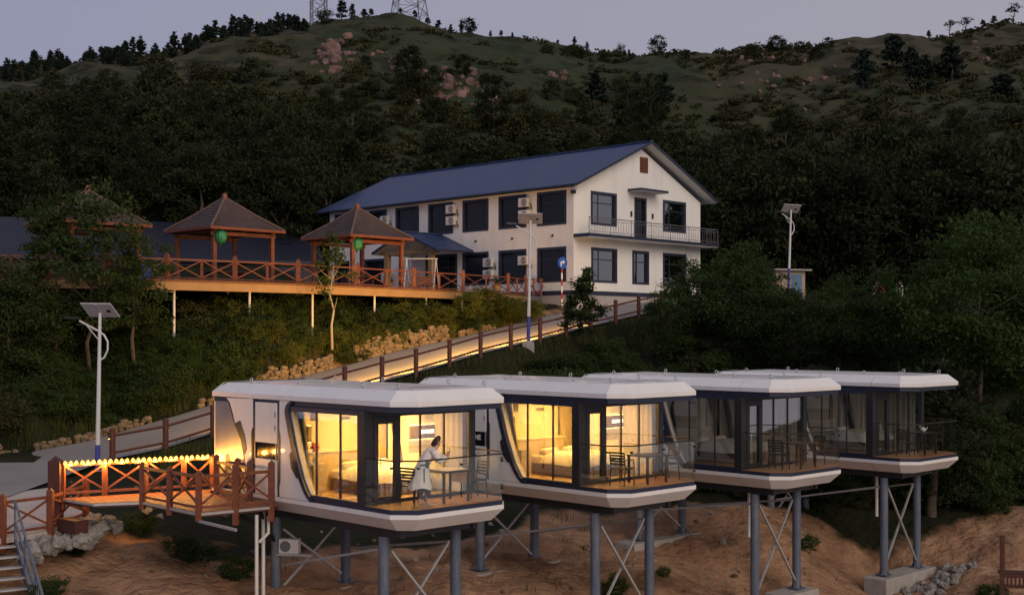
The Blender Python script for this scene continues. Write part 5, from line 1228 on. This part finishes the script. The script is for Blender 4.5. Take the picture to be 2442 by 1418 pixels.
tr = thing('tree_trunk', 'bare dark tree trunk behind the outermost cabin stilts', 'tree', at(2228, 1335, 46.5)); obj('trunk', trunk_mesh('trunk', 5.2, .24, 77, 'bark', 0, .25), tr); obj('crown', DARK[1], tr, (0, 0, 1.6))

# ------------------------------------------------------------------ rocks and rubble
for cx_, cy_, n_, sp2, sc in ((800, 140, 16, 48, 2.0), (1075, 215, 15, 55, 1.7), (1165, 250, 5, 30, 1.3), (930, 150, 6, 45, 1.1), (440, 165, 9, 70, 1.2), (1340, 178, 3, 18, 1.6), (1790, 140, 9, 60, 1.3), (1850, 190, 16, 110, 1.0), (1960, 160, 8, 70, 1.0), (2330, 110, 7, 70, 1.1), (1560, 260, 5, 60, .9)):
    for k in range(int(n_ * 2.2)):
        px_ = cx_ + random.gauss(0, sp2 * .55); py_ = cy_ + random.gauss(0, sp2 * .42)
        best = min(((abs(HZ - on_ground(px_, Y).z / Y * F - py_), Y) for Y in np.arange(120, 285, 3.0)))
        Y = best[1]; p = on_ground(px_, Y, .1); s = sc * random.uniform(.14, .5)
        o = obj('boulder', random.choice(RCK)); o.location = p; o.rotation_euler = (random.uniform(-.4, .4), random.uniform(-.4, .4), random.random() * 6); o.scale = (s * random.uniform(.8, 1.6), s, s * random.uniform(.7, 1.5)); tag(o, 'pinkish boulder on the hillside', 'boulder', 'boulders on the hillside')
for k in range(100):
    px_ = random.gauss(205, 40) if k < 80 else random.uniform(20, 200); py_ = 1245 + (205 - px_) * .25 + random.uniform(0, 50); Y = 33.2 - (py_ - 1245) * .045 + random.uniform(-.35, .35); p = at(px_, py_, Y); s = random.choice((.06, .08, .11, .15, .22))
    o = obj('rubble_stone', random.choice(PAL)); o.location = p; o.rotation_euler = (random.random(), random.random(), random.random() * 6); o.scale = (s * 1.2, s, s * .8); tag(o, 'pale broken concrete lump below the timber path railing', 'rubble', 'rubble below the path railing')
for k in range(46):
    q = pod(3, .95 + random.uniform(-.15, .9), random.uniform(.4, 3.6)); s = random.uniform(.07, .17); o = obj('rubble_stone', random.choice(PAL)); o.location = (q.x, q.y, zt(q.x, q.y) + .05); o.rotation_euler = (random.random(), random.random(), random.random() * 6); o.scale = (s * 1.2, s, s * .8); tag(o, 'small grey rubble stone before the tall footing of the outermost cabin', 'rubble', 'rubble before the footing')
for k in range(210):
    px_ = random.uniform(160, 2420); Y = random.uniform(29, 43.5); s = random.choice((.03, .04, .05, .07, .1)); p = on_ground(px_, Y, .01); o = obj('loose_stone', random.choice(STN + PAL)); o.location = p; o.rotation_euler = (random.random(), random.random(), random.random() * 6); o.scale = (s * 1.2, s, s * .8); tag(o, 'loose small stone lying on the sand under the cabins', 'stone', 'loose stones on the sand')

# ------------------------------------------------------------------ people
def skinned(name, verts, edges, radii, m, parent, root=0, sub=2):
    me = bpy.data.meshes.new(name); me.from_pydata([tuple(v) for v in verts], edges, []); o = bpy.data.objects.new(name, me); COL.objects.link(o)
    sk = o.modifiers.new('s', 'SKIN'); sk.use_smooth_shade = True; ss = o.modifiers.new('d', 'SUBSURF'); ss.levels = sub; ss.render_levels = sub
    for i, r_ in enumerate(radii):
        d = me.skin_vertices[0].data[i]; d.radius = (r_, r_) if not hasattr(r_, '__len__') else r_; d.use_root = (i == root)
    dg = bpy.context.evaluated_depsgraph_get(); nm = bpy.data.meshes.new_from_object(o.evaluated_get(dg)); bpy.data.objects.remove(o); bpy.data.meshes.remove(me)
    nm.materials.clear(); nm.materials.append(MATS[m]); nm.name = name
    for p in nm.polygons: p.use_smooth = True
    return obj(name, nm, parent)
wo = thing('person', 'person in a long white robe leaning forward and holding up a phone', 'person', pod(0, 1.02, 1.05, FLOOR + .002), R(12))
# x forward, y left; leaning over the rail side of the table
vs = [(-.08, 0, .86), (-.04, 0, .98), (.07, 0, 1.13), (.17, 0, 1.25), (.24, 0, 1.335), (.285, 0, 1.43), (.30, 0, 1.50)]
rd = [(.14, .12), (.12, .10), (.13, .10), (.11, .09), .05, .085, .075]; ed = [(i, i + 1) for i in range(6)]
def add(chain, start, rr):
    prev = start
    for p, r_ in zip(chain, rr): vs.append(p); rd.append(r_); ed.append((prev, len(vs) - 1)); prev = len(vs) - 1
    return prev
for s, x0, xf in ((-1, -.05, .06), (1, -.12, -.12)):
    add([(x0, .09 * s, .80), (x0 + .06, .095 * s, .47), (xf - .03, .095 * s, .10), (xf + .0, .095 * s, .035), (xf + .13, .10 * s, .025)], 0, [.085, .055, .038, .038, .026])
hands = []
for s, el, wr in ((-1, (.30, -.24, 1.03), (.50, -.12, 1.13)), (1, (.32, .24, 1.02), (.52, .10, 1.14))):
    hands.append(add([(.16, .17 * s, 1.27), el, wr], 3, [.055, .038, .027]))
skinned('body', vs, ed, rd, 'skin', wo)
for s, w_ in ((-1, Vector((.50, -.12, 1.13))), (1, Vector((.52, .10, 1.14)))):                     # palms with five fingers closing on the phone
    hv = [w_, w_ + Vector((.035, .02 * -s, .055))]; he = [(0, 1)]; hr = [.024, .030]
    for k in range(4):
        b = w_ + Vector((.052 - .016 * k, -.012 * s, .085 - .004 * k)); i0 = len(hv); L = (.030, .034, .032, .026)[k]
        hv += [b, b + Vector((.012, -s * L, .012)), b + Vector((.002, -s * (L + .022), .004))]; hr += [.010, .009, .008]; he += [(1, i0), (i0, i0 + 1), (i0 + 1, i0 + 2)]
    i0 = len(hv); hv += [w_ + Vector((.0, -s * .02, .045)), w_ + Vector((-.018, -s * .045, .07)), w_ + Vector((-.016, -s * .055, .095))]; hr += [.012, .010, .009]; he += [(1, i0), (i0, i0 + 1), (i0 + 1, i0 + 2)]
    skinned('hand', hv, he, hr, 'skin', wo, 0, 1)
# face details
MB().lathe([(.002, -.02), (.014, -.012), (.012, .008), (.002, .025)], 8, (.382, 0, 1.445)).build('nose', 'skin', wo, smooth=True)
for s in (-1, 1):
    MB().lathe([(.001, -.008), (.010, 0), (.001, .008)], 8, (.366, .032 * s, 1.468)).build('eye', 'black', wo); MB().lathe([(.002, -.03), (.014, -.01), (.016, .015), (.004, .03)], 8, (.285, .088 * s, 1.445)).build('ear', 'skin', wo)
MB().box(.366, .374, -.022, .022, 1.405, 1.414).build('mouth', 'flower', wo)
g = MB(); rings = []
for k, (x, z, rx, ry) in enumerate(((.20, 1.36, .05, .055), (.205, 1.40, .085, .085), (.235, 1.46, .105, .10), (.262, 1.52, .098, .094), (.275, 1.565, .062, .06), (.278, 1.58, .012, .012))):
    rings.append([(x + rx * math.cos(a), ry * math.sin(a), z + .02 * math.cos(a) * (k > 1) + .008 * math.sin(5 * a + k)) for a in np.linspace(0, 2 * math.pi, 21)[:-1]])
g.loft(rings).build('hair', 'hair', wo, smooth=True)
# robe: torso and skirt in one sheet, folds in the skirt, sleeves
rings = []
for k, (x, z, rx, ry, tl) in enumerate(((.195, 1.325, .07, .075, .5), (.17, 1.29, .10, .155, .5), (.12, 1.22, .125, .20, .5), (.05, 1.12, .135, .19, .42), (-.01, 1.02, .135, .18, .3), (-.05, .95, .14, .175, .15), (-.08, .86, .175, .205, .05), (-.10, .70, .20, .225, 0), (-.11, .54, .235, .25, 0), (-.12, .40, .27, .275, 0))):
    fold = .0 if k < 5 else .03 * (k - 4)
    rings.append([(x + rx * math.cos(a) * (1 + fold * .35 * math.sin(7 * a)) , ry * math.sin(a) * (1 + fold * .35 * math.sin(7 * a + 1)), z - tl * rx * math.cos(a) + (.03 * math.sin(3 * a) if k == 9 else 0)) for a in np.linspace(0, 2 * math.pi, 37)[:-1]])
g = MB(); g.loft(rings, cap0=False, cap1=False); g.build('robe', 'robe', wo, smooth=True)
for s in (-1, 1):
    el = Vector((.30, .24 * s, 1.03)); wr = Vector((.43, .165 * s, 1.095))
    MB().sweep([Vector((.13, .15 * s, 1.27)), Vector((.20, .21 * s, 1.19)), el, wr], [.085, .085, .075, .085], 12).build('sleeve', 'robe', wo, smooth=True)
MB().box(-.16, .0, -.205, -.19, .93, .965).build('belt', 'robe_grey', wo); MB().box(-.02, .06, -.20, -.18, .88, 1.05).build('sash', 'robe_grey', wo).rotation_euler = (0, 0, 0)
MB().box(-.07, -.05, -.245, -.23, .55, .88).build('belt_end', 'robe_grey', wo)
for s, x0, xf in ((-1, -.05, .06), (1, -.12, -.12)):
    MB().sweep([(x0, .09 * s, .75), (x0 + .06, .095 * s, .47), (xf + .0, .095 * s, .2)], [.1, .075, .062], 12).build('trouser_leg', 'trouser', wo, smooth=True)
ph = MB().box(-.006, .006, -.075, .075, -.04, .04).build('phone', 'phone', bev=.004); pw = wo.matrix_basis @ Vector((.56, -.01, 1.245)); ph.location = pw; ph.rotation_euler = (0, R(-15), R(12) + R(0)); tag(ph, 'slim phone held up by the person in the white robe', 'phone')
ph.rotation_euler = (R(90), 0, R(12))
# small group of visitors in the bushes by the far trees
def visitor(px, py, Y, lb, shirt, bend, rz):
    b = at(px, py, Y); t = thing('person', lb, 'person', b, rz); v = [(0, 0, .9), (.10 * bend, 0, 1.1), (.32 * bend, 0, 1.36 - .1 * bend), (.40 * bend, 0, 1.46 - .14 * bend), (.46 * bend, 0, 1.6 - .2 * bend)]; r_ = [.13, .13, .14, .05, .1]; e = [(0, 1), (1, 2), (2, 3), (3, 4)]
    for s in (-1, 1):
        i = len(v); v += [(0, .1 * s, .8), (.03, .11 * s, .45), (0, .11 * s, .04), (.14, .12 * s, .03)]; r_ += [.09, .06, .045, .03]; e += [(0, i), (i, i + 1), (i + 1, i + 2), (i + 2, i + 3)]
        i = len(v); v += [(.3 * bend, .2 * s, 1.34 - .1 * bend), (.32 * bend + .1, .24 * s, 1.08), (.4 * bend + .2, .2 * s, .9)]; r_ += [.06, .045, .035]; e += [(2, i), (i, i + 1), (i + 1, i + 2)]
    skinned('body', v, e, r_, shirt, t, 0, 1); MB().lathe([(.06, -.12), (.1, -.08), (.115, .0), (.09, .1), (.01, .13)], 12, (.46 * bend, 0, 1.62 - .2 * bend)).build('head', 'skin', t, smooth=True)
    MB().lathe([(.115, .0), (.12, .05), (.08, .125), (.01, .145)], 12, (.46 * bend - .02, 0, 1.62 - .2 * bend)).build('hair', 'hair', t, smooth=True)
visitor(2108, 724, 88, 'distant person in a red top bending over among the bushes', 'red_cloth', 1.0, R(170)); visitor(2149, 728, 88, 'distant person in white standing among the bushes', 'white_cloth', .15, R(200)); visitor(2082, 726, 89, 'distant person in white crouching beside the one in red', 'white_cloth', .8, R(20))
